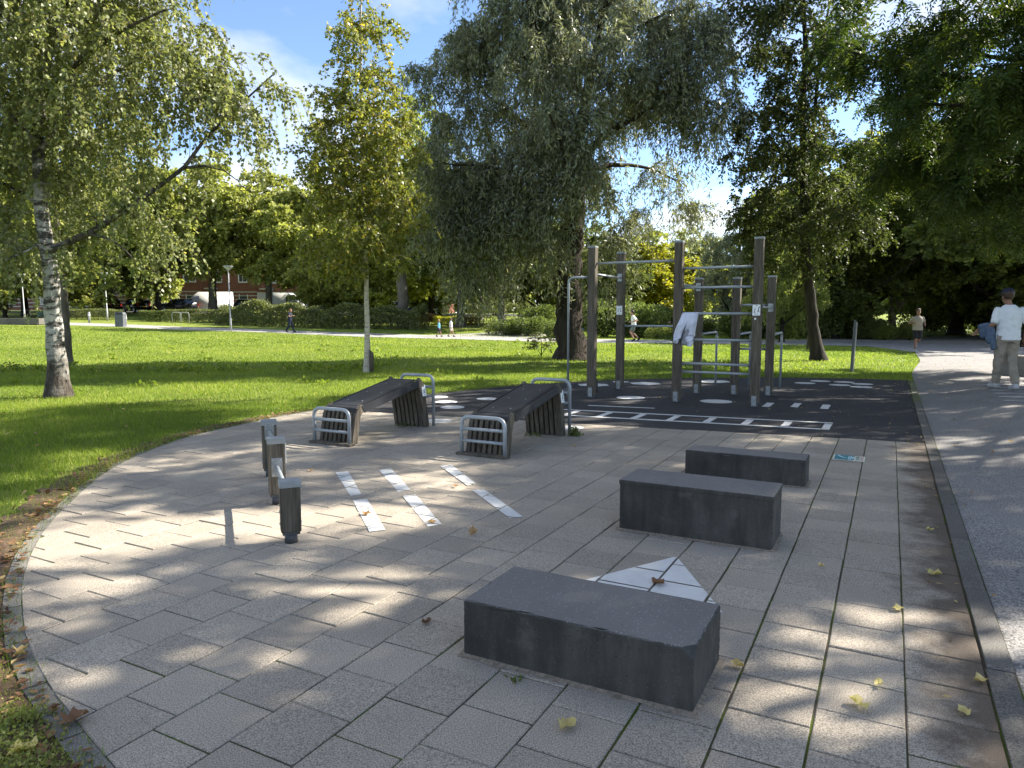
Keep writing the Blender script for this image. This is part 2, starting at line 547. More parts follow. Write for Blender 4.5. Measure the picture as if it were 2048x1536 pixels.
# curved edging stones along the lawn
edge_w = [Vector(W(a, b)) for a, b in EDGE]
def resample(pts, step):
    pts = [Vector(p) for p in pts]; out = [pts[0]]; acc = 0
    for i in range(len(pts)-1):
        seg = pts[i+1]-pts[i]; L = seg.length; d = step-acc
        while d <= L:
            out.append(pts[i]+seg*(d/L)); d += step
        acc = L-(d-step)
    return out
def smooth_line(pts, it=3):
    pts = [Vector(p) for p in pts]
    for _ in range(it):
        q = [pts[0]]
        for i in range(len(pts)-1):
            q += [pts[i]*0.75+pts[i+1]*0.25, pts[i]*0.25+pts[i+1]*0.75]
        pts = q+[pts[-1]]
    return pts
es = resample(edge_w, 0.5)
for i in range(len(es)-1):
    p, q = es[i], es[i+1]
    t = (q-p).normalized(); n = Vector((-t.y, t.x, 0))
    if n.dot(Vector(W(-3.5, 6, 0))-p) > 0: n = -n
    wd = 0.085
    mid = (p+q)/2
    g = 0.004
    mb = MB(); c = [p+t*g+n*0.004, q-t*g+n*0.004, q-t*g+n*wd, p+t*g+n*wd]
    if (c[1]-c[0]).cross(c[2]-c[0]).z < 0: c = c[::-1]
    mb.prism([(v.x-mid.x, v.y-mid.y) for v in c], -0.06, 0.0)
    o = mb.build('edging_stone', M['edging'], pavement); o.location = (mid.x, mid.y, 0.016+random.uniform(-0.004, 0.004))

# painted stripes cut by the joints
paint_id = 0
def painted_on_tiles(name, poly):
    if poly_area(poly) < 0: poly = poly[::-1]
    mb = MB()
    lo_a, hi_a = min(p[0] for p in poly), max(p[0] for p in poly); lo_b, hi_b = min(p[1] for p in poly), max(p[1] for p in poly)
    for (key, k, full, p, q, cx, cb) in sun_tiles:
        if abs(cx-(lo_a+hi_a)/2) > (hi_a-lo_a)/2+0.4 or abs(cb-(lo_b+hi_b)/2) > (hi_b-lo_b)/2+0.4: continue
        n = len(q); s = [(cx+(t[0]-cx)*0.975, cb+(t[1]-cb)*0.975) for t in q]
        if poly_area(s) < 0: s = s[::-1]
        r = clip_poly(poly, s)
        if len(r) >= 3 and abs(poly_area(r)) > 1e-4:
            mb.add([W(t[0], t[1], TILE_TOP+0.0045) for t in r], [list(range(len(r)))])
    return mb.build(name, M['paint'], pavement)
DASH = [[(-4.61,5.09),(-4.53,5.18),(-3.85,4.56),(-3.89,4.47)], [(-3.78,4.37),(-3.71,4.46),(-3.05,3.86),(-3.12,3.77)],
        [(-4.31,5.37),(-4.25,5.48),(-3.58,4.88),(-3.62,4.76)], [(-3.52,4.68),(-3.44,4.76),(-2.77,4.15),(-2.83,4.06)],
        [(-3.89,5.80),(-3.83,5.91),(-3.19,5.33),(-3.22,5.23)], [(-3.10,5.11),(-3.03,5.19),(-2.35,4.60),(-2.42,4.52)]]
for d in DASH: painted_on_tiles('painted_stripe', d)
painted_on_tiles('painted_arrow', [(-1.11, 4.27), (-1.50, 3.57), (-0.68, 3.55)])
def disc(a, b, ra, rb=None, n=28, hexa=False):
    rb = rb or ra
    if hexa: n = 6
    return [(a+ra*math.cos(2*math.pi*i/n), b+rb*math.sin(2*math.pi*i/n)) for i in range(n)]
painted_on_tiles('painted_disc', disc(-3.72, 8.62, 0.2))
painted_on_tiles('painted_disc', disc(-5.60, 8.30, 0.2))

# ------------------------------------------------------------------ asphalt court
court = sheet('asphalt_court', COURT_XY, 0.018, M['court'])
tag(court, kind='structure')
def painted_on_court(name, poly):
    if poly_area(poly) < 0: poly = poly[::-1]
    q = []
    for i in range(len(poly)):
        p0, p1 = poly[i], poly[(i+1) % len(poly)]
        for k in range(3):
            t = k/3
            q.append((p0[0]+(p1[0]-p0[0])*t+random.uniform(-0.006, 0.006), p0[1]+(p1[1]-p0[1])*t+random.uniform(-0.006, 0.006)))
    mb = MB(); mb.add([W(t[0], t[1], 0.022) for t in q], [list(range(len(q)))])
    return mb.build(name, M['paint_court'], court)
for (a, b, r) in ((-6.25, 9.70, .2), (-6.74, 10.26, .2), (-7.29, 10.81, .2), (-6.33, 10.98, .2), (-4.12, 12.36, .26), (-2.62, 12.52, .28),
                  (-1.61, 16.84, .22), (-1.35, 17.51, .22), (-0.86, 17.50, .22), (-0.90, 16.72, .22), (-0.48, 17.19, .22), (-0.48, 16.46, .22)):
    painted_on_court('painted_disc', disc(a, b, r, n=14))
for (a, b, r) in ((-4.70, 15.10, .36), (-5.59, 14.26, .36), (-3.47, 16.30, .38), (-5.3, 15.2, .2)):
    painted_on_court('painted_hexagon', disc(a, b, r, hexa=True))
for (a, b) in ((-1.75, 12.45), (-1.33, 12.62), (-0.88, 12.62)):
    painted_on_court('painted_stripe', [(a-.06, b-.3), (a+.06, b-.3), (a+.06, b+.3), (a-.06, b+.3)])
painted_on_court('painted_line', [(-4.38, 10.92), (-3.3, 11.08), (-3.3, 11.16), (-4.38, 11.0)])
# ladder: two rails and rungs as one painted outline each
for (b0, b1) in ((10.27, 10.74), (9.67, 10.10)):
    painted_on_court('painted_rail', [(-5.0, b0-.08), (-0.64, b1-.04), (-0.64, b1+.05), (-5.0, b0+.01)])
for i in range(9):
    t = i/8; a = -4.78+t*4.08
    bl = 9.67+(10.10-9.67)*(a+5.0)/4.36-0.03; bh = 10.27+(10.74-10.27)*(a+5.0)/4.36-0.08
    painted_on_court('painted_rung', [(a-.045, bl+.055), (a+.055, bl+.055), (a+.055, bh), (a-.045, bh)])

# ------------------------------------------------------------------ kerb and footpaths
kerb = sheet('kerb', [W(a, b)[:2] for a, b in ((0.42, 0.5), (0.535, 0.5), (0.535, 18.7), (0.42, 18.7))], 0.0175, M['joint'])
tag(kerb, kind='structure')
mb = MB(); v, f, cx, cb = tile_geo([(0, 0), (0.1, 0), (0.1, 0.988), (0, 0.988)], 0, 0.008); mb.add(v, f); kme = mb.mesh('kerb_stone'); kme.materials.append(M['kerb'])
for i in range(18):
    o = link('kerb_stone', kme, None, kerb)
    X, Y, _ = W(0.475+random.uniform(-.003, .003), 1.0+i)
    o.location = (X, Y, 0.030+random.uniform(-.004, .004)); o.rotation_euler = (0, 0, random.uniform(-.004, .004))

def ribbon(name, left, right, dz, mat, nacross=8):
    v = []; n = len(left)
    for l, r in zip(left, right):
        for k in range(nacross+1):
            t = k/nacross; x = l[0]+(r[0]-l[0])*t; y = l[1]+(r[1]-l[1])*t
            v.append((x, y, tz(x, y)+dz))
    f = []
    w = nacross+1
    for i in range(n-1):
        for k in range(nacross):
            f.append((i*w+k, i*w+k+1, (i+1)*w+k+1, (i+1)*w+k))
    mb = MB(); mb.add(v, f, True); return mb.build(name, mat)
bs = list(np.arange(-3, 46, 1.0))
def pl(b): return 0.535 + 0.4*float(sstep(20, 28, b)) + (0 if b < 33 else -0.35*(b-33))
fl = [W(pl(b), b)[:2] for b in bs]; fr = [W(5.4+0.10*max(0, b-18), b)[:2] for b in bs]
footpath = ribbon('footpath', fl, fr, 0.014, M['path'], 12)
tag(footpath, kind='structure')
near = [(-95, 76), (-60, 66), (-36, 58.0), (-26, 54.0), (-16.5, 50.6), (-9, 47.3), (-4.6, 44.9), (-1, 42.2), (2.15, 40.0), (6, 38.8), (10, 37.6), (14.6, 36.2), (18.2, 33.6), (24, 31.5), (34, 30)]
farp = [(-94, 81), (-60, 70.5), (-37, 61.8), (-27, 58.0), (-17.6, 54.4), (-9.5, 51.2), (-4.0, 49.5), (0.5, 47.2), (4, 44.6), (8, 43.2), (12, 42.4), (17, 43.6), (22, 46), (30, 49), (42, 52)]
def dens(p):
    s = smooth_line([(q[0], q[1], 0) for q in p], 2); return [(q.x, q.y) for q in s]
near, farp = dens(near), dens(farp)
cross = ribbon('cross_path', near, farp, 0.010, simple('pale_path', (0.24, 0.23, 0.21), (0.34, 0.325, 0.30), 3.0, 0.9, coord='Object'), 6)
tag(cross, kind='structure')
bl_, br_ = dens([(-6, 50), (0, 56), (6, 66), (16, 84)]), dens([(1.5, 46.5), (4.5, 55), (10.5, 65), (21, 83)])
tag(ribbon('branch_path', bl_, br_, 0.016, cross.data.materials[0], 4), kind='structure')
PATH_XY = fl + fr[::-1]
CROSS_XY = near + farp[::-1]
BRANCH_XY = bl_ + br_[::-1]
st_l = [(x, 88) for x in range(-140, 60, 10)]; st_r = [(x, 98) for x in range(-140, 60, 10)]
tag(ribbon('street', st_l, st_r, 0.012, M['street'], 3), kind='structure')
# wavy line painted on the footpath
mb = MB(); n = 0; pts = []
for i in range(0, 150):
    b = 13.5+i*0.025*1.05
    ph = (b-13.83)/0.60*2*math.pi
    pts.append((2.35-0.66*math.cos(ph), b))
v = []; f = []
for i, (a, b) in enumerate(pts):
    da = pts[min(i+1, len(pts)-1)][0]-pts[max(i-1, 0)][0]; db = pts[min(i+1, len(pts)-1)][1]-pts[max(i-1, 0)][1]
    L = math.hypot(da, db); nx_, ny_ = -db/L*0.035, da/L*0.035
    for s in (1, -1):
        X, Y, _ = W(a+nx_*s, b+ny_*s); v.append((X, Y, tz(X, Y)+0.021))
f = [(2*i+1, 2*i, 2*i+2, 2*i+3) for i in range(len(pts)-1)]
mb.add(v, f); mb.build('painted_wave', M['paint_path'], footpath)
# ------------------------------------------------------------------ soil beside the paving
def soil_ribbon(name, inner, outer, z, parent=None, kind='structure'):
    n = len(inner); v = []
    for p, q in zip(inner, outer):
        for k in range(5):
            t = k/4; hump = math.sin(t*math.pi)*0.012
            v.append((p[0]+(q[0]-p[0])*t, p[1]+(q[1]-p[1])*t, z+hump+random.uniform(-.002, .002)))
    f = [(i*5+k, i*5+k+1, (i+1)*5+k+1, (i+1)*5+k) for i in range(n-1) for k in range(4)]
    mb = MB(); mb.add(v, f, True); o = mb.build(name, M['soil']); tag(o, kind=kind); return o
inner = []; outer = []
for p, q in zip(es[:-1], es[1:]):
    for k in range(4):
        m_ = p+(q-p)*(k/4); t = (q-p).normalized(); n = Vector((-t.y, t.x, 0))
        if n.dot(Vector(W(-3.5, 6, 0))-m_) > 0: n = -n
        inner.append(m_+n*0.08); outer.append(m_+n*(0.20+random.uniform(0, 0.13)+0.1*math.sin(m_.x*3)))
soil_ribbon('soil_strip', inner, outer, 0.010)
SOIL_OUT = [(p.x, p.y) for p in outer]
inner = []; outer = []
bb = 0.6
while bb < 9.5:
    w = 0.06+0.16*max(0, math.sin(bb*0.9+0.3))*(1.0 if bb < 6.5 else 0.4)+random.uniform(0, 0.06)+(0.16 if bb < 3.1 else 0)
    inner.append(W(0.425, bb)); outer.append(W(0.425-w*.35, bb)); bb += 0.09
pass

# ------------------------------------------------------------------ dark concrete blocks
m, nt, out = new_mat('dark_concrete')
tcn = nt.nodes.new('ShaderNodeTexCoord'); vec = tcn.outputs['Object']
n1 = noise_node(nt, vec, 3.0, 5, 0.6); n2 = noise_node(nt, vec, 14, 4, 0.65, (1, 1, 0.16)); n3 = noise_node(nt, vec, 130, 2, 0.7)
c = mixc(nt, ramp(nt, n1, [(0.3, 0.0), (0.7, 1.0)]), (0.028, 0.0265, 0.024), (0.068, 0.064, 0.058))
c = mixc(nt, 1.0, c, ramp(nt, n2, [(0.3, 0.6), (0.72, 1.3)]), 'MULTIPLY')
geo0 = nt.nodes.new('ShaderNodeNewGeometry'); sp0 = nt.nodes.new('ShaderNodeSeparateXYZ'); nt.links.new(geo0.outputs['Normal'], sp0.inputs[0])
lit_top = mixc(nt, n1, (0.115, 0.11, 0.103), (0.21, 0.20, 0.188))     # lighter colour for upward faces, painting in skylight; sides stay shade-dark
c = mixc(nt, ramp(nt, sp0.outputs[2], [(0.7, 0.0), (0.95, 1.0)]), c, lit_top)
v_ = nt.nodes.new('ShaderNodeTexVoronoi'); v_.inputs['Scale'].default_value = 55; nt.links.new(vec, v_.inputs['Vector'])
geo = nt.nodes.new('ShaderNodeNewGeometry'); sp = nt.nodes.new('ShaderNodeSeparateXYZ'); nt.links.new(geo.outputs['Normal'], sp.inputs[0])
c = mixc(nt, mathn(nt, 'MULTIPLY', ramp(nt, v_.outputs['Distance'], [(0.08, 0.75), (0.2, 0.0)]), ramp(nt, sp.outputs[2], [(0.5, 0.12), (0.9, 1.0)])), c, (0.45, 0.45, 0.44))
n5 = noise_node(nt, vec, 2.3, 3, 0.6)
c = mixc(nt, ramp(nt, n5, [(0.66, 0.0), (0.74, 0.35)]), c, (0.09, 0.085, 0.03))
pv_ = nt.nodes.new('ShaderNodeTexVoronoi'); pv_.inputs['Scale'].default_value = 38; nt.links.new(vec, pv_.inputs['Vector'])
pore = ramp(nt, pv_.outputs['Distance'], [(0.05, 0.0), (0.14, 1.0)])
c = mixc(nt, 1.0, c, mixc(nt, pore, (0.35, 0.35, 0.35), (1.0, 1.0, 1.0)), 'MULTIPLY')     # air holes
n6 = noise_node(nt, vec, 6.5, 6, 0.7)
c = mixc(nt, ramp(nt, n6, [(0.58, 0.0), (0.72, 0.4)]), c, (0.13, 0.125, 0.112))          # pale lime bloom
finish(nt, out, c, 0.75, 0, mathn(nt, 'ADD', mathn(nt, 'MULTIPLY', n3, .5), pore), 0.003, 0.8, 0.35)
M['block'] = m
M['sandrim'] = simple('swept_sand', (0.12, 0.095, 0.068), (0.30, 0.25, 0.19), 60, .95, bump=.004, bscale=200)
def block(a0, a1, b0, b1, h, label, chip=False, lip=False):
    bm = bmesh.new(); bmesh.ops.create_cube(bm, size=1)
    for p in bm.verts: p.co = Vector((p.co.x*(a1-a0), p.co.y*(b1-b0), (p.co.z+0.5)*h))
    bmesh.ops.bevel(bm, geom=[e for e in bm.edges if min(v.co.z for v in e.verts) > h*0.5 or e.verts[0].co.z != e.verts[1].co.z], offset=0.012, segments=3, affect='EDGES', profile=0.5)
    if chip:   # broken corner at the front right
        c0 = Vector(((a1-a0)/2, -(b1-b0)/2, h)); 
        bmesh.ops.bisect_plane(bm, geom=list(bm.verts)+list(bm.edges)+list(bm.faces), plane_co=c0-Vector((0.58, -0.5, 0.64))*0.030, plane_no=Vector((0.58, -0.5, 0.64)), clear_outer=True)
        bmesh.ops.holes_fill(bm, edges=[e for e in bm.edges if e.is_boundary and min(v.co.z for v in e.verts) > 0.05])
    bmesh.ops.subdivide_edges(bm, edges=[e for e in bm.edges if e.calc_length() > .15], cuts=22, use_grid_fill=True)
    rj = random.Random(int(a0*100)+int(b0*10))
    for v in bm.verts:      # worn, slightly ragged edges
        ex = (a1-a0)/2-abs(v.co.x); ey = (b1-b0)/2-abs(v.co.y); ez = h-v.co.z
        near_ = sorted((ex, ey, ez))
        if near_[1] < .02 and v.co.z > .02:
            k_ = rj.uniform(0, .0016)+(.006 if rj.random() < .03 else 0)
            v.co -= Vector((math.copysign(k_, v.co.x) if ex < .02 else 0, math.copysign(k_, v.co.y) if ey < .02 else 0, k_ if ez < .02 else 0))
    mb = MB(); mb.bm(bm)
    # sand swept against the foot of the block
    rim = []; per = [(a0, b0), (a1, b0), (a1, b1), (a0, b1)]; v_ = []
    for i in range(4):
        p, q = per[i], per[(i+1) % 4]; nx__, ny__ = ((0, -1), (1, 0), (0, 1), (-1, 0))[i]
        for k in range(24):
            t = k/24; x = p[0]+(q[0]-p[0])*t; y = p[1]+(q[1]-p[1])*t; w = .012+rj.random()*.022
            dx_, dy_ = (nx__, ny__) if k else (nx__-(q[0]-p[0])/max(.01, abs((q[0]-p[0])+(q[1]-p[1])))*.7, ny__-(q[1]-p[1])/max(.01, abs((q[0]-p[0])+(q[1]-p[1])))*.7)
            v_ += [W(x-nx__*.004, y-ny__*.004, TILE_TOP+.012), W(x+dx_*w, y+dy_*w, TILE_TOP+.001)]
    n_ = len(v_)//2
    sm_ = MB(); sm_.add(v_, [(2*i, 2*i+1, (2*i+3) % len(v_), (2*i+2) % len(v_)) for i in range(n_)]); tag(sm_.build('sand_rim', M['sandrim'], pavement), kind='stuff')
    if lip:
        mb.box((-(a1-a0)/2-0.004, -(b1-b0)/2-0.004, h-0.03), ((a1-a0)/2+0.004, (b1-b0)/2+0.004, h+0.006), bev=0.01)
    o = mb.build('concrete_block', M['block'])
    o.location = W((a0+a1)/2, (b0+b1)/2, 0.018); o.rotation_euler = (0, 0, -YAW)
    return tag(o, label, 'block', 'concrete jump blocks')
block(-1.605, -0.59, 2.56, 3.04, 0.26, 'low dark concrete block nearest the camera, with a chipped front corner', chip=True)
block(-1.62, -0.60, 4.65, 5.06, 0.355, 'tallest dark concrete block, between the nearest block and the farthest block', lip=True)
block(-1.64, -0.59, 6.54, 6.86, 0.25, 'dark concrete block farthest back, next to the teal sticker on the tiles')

# ------------------------------------------------------------------ shared outdoor gym materials
m, nt, out = new_mat('weathered_wood')
tcn = nt.nodes.new('ShaderNodeTexCoord'); oi = nt.nodes.new('ShaderNodeObjectInfo')
vadd = nt.nodes.new('ShaderNodeVectorMath'); vadd.operation = 'ADD'
nt.links.new(tcn.outputs['Object'], vadd.inputs[0])
cmb = nt.nodes.new('ShaderNodeCombineXYZ')
for i in range(3): nt.links.new(mathn(nt, 'MULTIPLY', oi.outputs['Random'], 9.0), cmb.inputs[i])
nt.links.new(cmb.outputs[0], vadd.inputs[1]); vec = vadd.outputs[0]
n1 = noise_node(nt, vec, 28, 5, 0.6, (1, 1, 0.06)); n2 = noise_node(nt, vec, 2.5, 3, 0.6, (1, 1, 0.5)); n3 = noise_node(nt, vec, 90, 2, 0.6, (1, 1, 0.05))
c = mixc(nt, ramp(nt, n1, [(0.3, 0.0), (0.7, 1.0)]), (0.055, 0.046, 0.035), (0.165, 0.14, 0.108))
c = mixc(nt, ramp(nt, n2, [(0.5, 0.0), (0.75, 0.45)]), c, (0.075, 0.085, 0.055))
c = mixc(nt, 1.0, c, ramp(nt, n3, [(0.35, 0.7), (0.6, 1.08)]), 'MULTIPLY')
finish(nt, out, c, 0.85, 0, n3, 0.003, 0.8, 0.25)
M['wood'] = m
M['steel'] = simple('grey_coated_steel', (0.27, 0.30, 0.32), (0.36, 0.39, 0.41), 9, 0.42, 0.25, 0.0006, 120)
M['galv'] = simple('galvanised_plate', (0.20, 0.22, 0.23), (0.32, 0.335, 0.345), 25, 0.4, 0.55)
M['shoe'] = simple('dark_steel_shoe', (0.05, 0.055, 0.06), (0.1, 0.105, 0.11), 20, 0.5, 0.4)
M['cap'] = simple('grey_post_cap', (0.20, 0.215, 0.225), (0.30, 0.315, 0.325), 14, 0.5, 0.1)
M['hpl'] = simple('black_laminate', (0.018, 0.019, 0.022), (0.034, 0.036, 0.042), 4, 0.5, 0, 0.0003, 200, spec=0.3)
M['plate'] = simple('white_sign_plate', (0.72, 0.74, 0.74), (0.82, 0.83, 0.83), 4, 0.4)
M['ink'] = simple('dark_print', (0.03, 0.035, 0.045), None, 4, 0.5)
M['bolt'] = simple('bolt_head', (0.4, 0.41, 0.42), None, 10, 0.35, 0.7)

def pictogram(parent, w, h, x, y, z, rot, figures):
    """white plate with small printed stick figures; built in the local x-z plane facing -y"""
    pl_ = MB().box((-w/2, -0.003, -h/2), (w/2, 0.003, h/2), bev=0.0025).build('sign_plate', M['plate'], parent)
    pl_.location = (x, y, z); pl_.rotation_euler = rot
    ink = MB()
    for (cx, cz, s, lean) in figures:
        yy = -0.0045
        def bar(p, q, t):
            d = Vector((q[0]-p[0], 0, q[1]-p[1])).normalized(); nrm = Vector((-d.z, 0, d.x))*t
            P_, Q = Vector((p[0], yy, p[1])), Vector((q[0], yy, q[1]))
            vs_ = [P_-nrm, Q-nrm, Q+nrm, P_+nrm]; ink.add(vs_, [(0, 1, 2, 3)])
        bar((cx, cz-s*.1), (cx+lean*s, cz+s*.35), s*.07); bar((cx, cz-s*.1), (cx-s*.15, cz-s*.6), s*.06); bar((cx, cz-s*.1), (cx+s*.17, cz-s*.58), s*.06)
        bar((cx+lean*s*.8, cz+s*.3), (cx+lean*s+s*.22, cz+s*.62), s*.045)
        hx, hz = cx+lean*s*1.2, cz+s*.5
        ink.add([(hx+s*.09*math.cos(k*math.pi/4), yy, hz+s*.09*math.sin(k*math.pi/4)) for k in range(8)], [list(range(8))])
    ink.add([(-w*.25, -0.0045, -h*.38), (w*.25, -0.0045, -h*.38), (w*.25, -0.0045, -h*.35), (-w*.25, -0.0045, -h*.35)], [(0, 1, 2, 3)])
    ink.add([(-w*.1, -0.0045, h*.40), (w*.12, -0.0045, h*.40), (w*.12, -0.0045, h*.45), (-w*.1, -0.0045, h*.45)], [(0, 1, 2, 3)])
    tag(ink.build('pictogram', M['ink'], pl_), kind='stuff')
    return pl_

# ------------------------------------------------------------------ sloping sit-up benches
def make_bench():
    """local frame: x across (0..0.5), y along the slope, z up"""
    root = empty('sit_up_bench')
    Wd = 0.50
    def leg_board(x0, x1, prof, thick, name):
        """board following a y-z polyline, thickness along its normal"""
        pts = [Vector((0, y, z)) for y, z in prof]; n = len(pts); L = []; Rr = []
        for i, p in enumerate(pts):
            t = (pts[min(i+1, n-1)]-pts[max(i-1, 0)]).normalized(); nn = Vector((0, -t.z, t.y))*(thick/2)
            L.append(p+nn); Rr.append(p-nn)
        v = [(x0, p.y, p.z) for p in L]+[(x0, p.y, p.z) for p in Rr]+[(x1, p.y, p.z) for p in L]+[(x1, p.y, p.z) for p in Rr]
        f = []
        for i in range(n-1):
            f += [(i, i+1, n+i+1, n+i), (2*n+i, 3*n+i, 3*n+i+1, 2*n+i+1), (i, 2*n+i, 2*n+i+1, i+1), (n+i, n+i+1, 3*n+i+1, 3*n+i)]
        f += [(0, n, 3*n, 2*n), (n-1, 3*n-1, 4*n-1, 2*n-1)]
        mb = MB(); mb.add(v, f); return mb.build(name, M['wood'], root)
    low = [(0.13, 0.0), (0.175, 0.2), (0.20, 0.32), (0.235, 0.375), (0.30, 0.412)]
    high = [(1.60, 0.0), (1.545, 0.3), (1.50, 0.50), (1.47, 0.585), (1.41, 0.635)]
    # outer frames carry a rounded shoulder, the boards between stop under the panel
    for x0 in (0.0, Wd-0.045):
        leg_board(x0, x0+0.045, low, 0.09, 'end_post'); leg_board(x0, x0+0.045, high, 0.10, 'end_post')
    nb = 6
    step = (Wd-0.09)/nb
    for i in range(nb):
        x0 = 0.045+i*step+0.017
        leg_board(x0, x0+step-0.030, low[:3]+[(0.215, 0.355)], 0.075, 'slat')
        leg_board(x0, x0+step-0.022, high[:3]+[(1.485, 0.555)], 0.08, 'slat')
    # black laminate tray: top sheet, folded lip at the low end, deep side skirts
    y0, z0, y1, z1 = 0.205, 0.418, 1.455, 0.648
    sl = math.atan2(z1-z0, y1-y0)
    def tp(x, s, d): return (x, y0+(s*math.cos(sl))-d*math.sin(sl), z0+s*math.sin(sl)+d*math.cos(sl))
    Ls = math.hypot(y1-y0, z1-z0)
    mb = MB()
    prof = [(-0.02, -0.105), (-0.035, -0.04), (-0.02, -0.012), (0.015, 0.0), (0.05, 0.002)]
    v = []
    for s, d in prof:
        v += [tp(0.03, s, d), tp(Wd-0.03, s, d)]
    mb.add(v, [(2*i, 2*i+1, 2*i+3, 2*i+2) for i in range(len(prof)-1)], True)
    mb.add([tp(0.03, .05, .002), tp(Wd-.03, .05, .002), tp(Wd-.03, Ls, .002), tp(.03, Ls, .002)], [(0, 1, 2, 3)])
    mb.add([tp(0.03, Ls, .002), tp(Wd-.03, Ls, .002), tp(Wd-.03, Ls+.03, -.02), tp(.03, Ls+.03, -.02)], [(0, 1, 2, 3)])
    mb.add([tp(0.03, .05, -.03), tp(.03, Ls, -.03), tp(Wd-.03, Ls, -.03), tp(Wd-.03, .05, -.03)], [(0, 1, 2, 3)])
    panel = mb.build('panel', M['hpl'], root)
    for xs in (-0.004, Wd-0.012):
        sk = MB()
        p = [(xs, 0.06, 0.004), (xs, Ls-0.05, 0.004), (xs, Ls-0.05, -0.085), (xs, 0.10, -0.085)]
        a_ = [tp(*q) for q in p]; b_ = [tp(q[0]+0.018, q[1], q[2]) for q in p]
        sk.add(a_+b_, [(0, 3, 2, 1), (4, 5, 6, 7), (0, 1, 5, 4), (1, 2, 6, 5), (2, 3, 7, 6), (3, 0, 4, 7)])
        sk.build('side_skirt', M['hpl'], root)
    ins = MB(); ins.add([tp(0.055, .075, .0035), tp(Wd-.055, .075, .0035), tp(Wd-.055, Ls-.03, .0035), tp(.055, Ls-.03, .0035)], [(0, 1, 2, 3)])
    ins = MB().add([tp(0.055, .075, .0035), tp(Wd-.055, .075, .0035), tp(Wd-.055, Ls-.03, .0065), tp(.055, Ls-.03, .0065),
                    tp(0.055, .075, .0065), tp(Wd-.055, .075, .0065)], [(4, 5, 2, 3), (0, 1, 5, 4)])
    ins.build('top_sheet', M['hpl'], panel)
    for sx in (0.14, Wd-0.14):
        for s in (0.25, 0.62, 1.0):
            c_ = Vector(tp(sx, s, .0085)); b = MB(); b.lathe([(0.007, -0.004), (0.007, 0.001), (0.004, 0.003)], c_, 8); b.build('bolt', M['bolt'], panel)
    # steel hoops at both ends
    def hoop(y, h, cross, name):
        mb = MB(); mb.tube(round_path([(-0.01, y, 0), (-0.01, y, h), (Wd+0.02, y, h), (Wd+0.02, y, 0)], 0.10), 0.021, 12)
        o = mb.build(name, M['steel'], root)
        for z in cross:
            MB().tube([(-0.005, y, z), (Wd+0.015, y, z)], 0.0175, 12).build('crossbar', M['steel'], o)
        return o
    hoop(0.02, 0.415, (0.155, 0.285), 'foot_hoop'); hoop(1.72, 0.685, (0.40, 0.53), 'hand_hoop')
    MB().box((-0.06, -0.03, 0.0), (Wd+0.06, 0.07, 0.028), bev=0.006).build('sill', M['wood'], root)
    p = pictogram(root, 0.085, 0.15, Wd+0.004, 1.525, 0.50, (R(-8), 0, R(90)), [(-0.005, 0.0, 0.055, 0.5), (0.012, -0.012, 0.04, -0.6)])
    return root
bench = make_bench()
bench.location = W(-4.02, 6.41, TILE_TOP); bench.rotation_euler = (0, 0, -YAW)
tag(bench, 'sloping sit-up bench with black top nearer the bar frame', 'exercise bench', 'sit-up benches')
b2 = copy_tree(bench)
b2.location = W(-5.93, 6.20, TILE_TOP)
tag(b2, 'sloping sit-up bench with black top beside the lawn, behind the short wooden posts', 'exercise bench', 'sit-up benches')

# ------------------------------------------------------------------ push-up bars: three short posts in a row
pu = empty('push_up_bars', W(-4.27, 4.02, TILE_TOP))
tag(pu, 'row of three short wooden posts joined by grey push-up bars', 'push-up bars')
P3 = [Vector(W(-3.44, 3.36)), Vector(W(-4.26, 4.03)), Vector(W(-5.04, 4.69))]
org = Vector(W(-4.27, 4.02))
dirb = (P3[2]-P3[0]).normalized(); rotb = math.atan2(dirb.y, dirb.x)-math.pi/2
tops = [0.425, 0.535, 0.535]
posts = []
for p, h in zip(P3, tops):
    q = p-org
    po = MB().box((-.065, -.045, .075), (.065, .045, h-.045), bev=0.012).build('post', M['wood'], pu)
    po.location = q; po.rotation_euler = (0, 0, rotb)
    MB().box((-.069, -.049, h-.05), (.069, .049, h), bev=0.007).build('post_cap', M['cap'], po)
    MB().lathe([(.042, -.01), (.042, .08)], sides=16).build('steel_foot', M['shoe'], po)
    MB().box((-.055, -.047, .062), (.055, .047, .078)).build('base_plate', M['shoe'], po)
    for sx in (-1, 1):
        for z in (.13, .21):
            MB().tube([(sx*.064, 0.01, z), (sx*.071, .01, z)], .009, 8).build('bolt', M['bolt'], po)
    posts.append(po)
for i, z in ((0, 0.30), (1, 0.43)):
    a_ = P3[i]-org+dirb*0.045; b_ = P3[i+1]-org-dirb*0.045
    MB().tube([a_+Vector((0, 0, z)), b_+Vector((0, 0, z))], 0.0175, 14).build('push_bar', M['steel'], pu)
    for po, sgn in ((posts[i], 1), (posts[i+1], -1)):
        pl_ = MB().box((-.042, -.003, z-.075), (.042, .003, z+.075), bev=0.002).build('bracket', M['galv'], po)
        pl_.location = (0, sgn*0.0475, 0)
        for sx in (-.03, .03):
            for dz in (-.06, .06):
                MB().tube([(sx, 0, z+dz), (sx, sgn*.008, z+dz)], .006, 8).build('bolt', M['bolt'], pl_)
pictogram(posts[1], 0.075, 0.15, 0.069, 0.0, 0.40, (0, 0, R(90)), [(0.0, 0.0, 0.05, 0.6)])

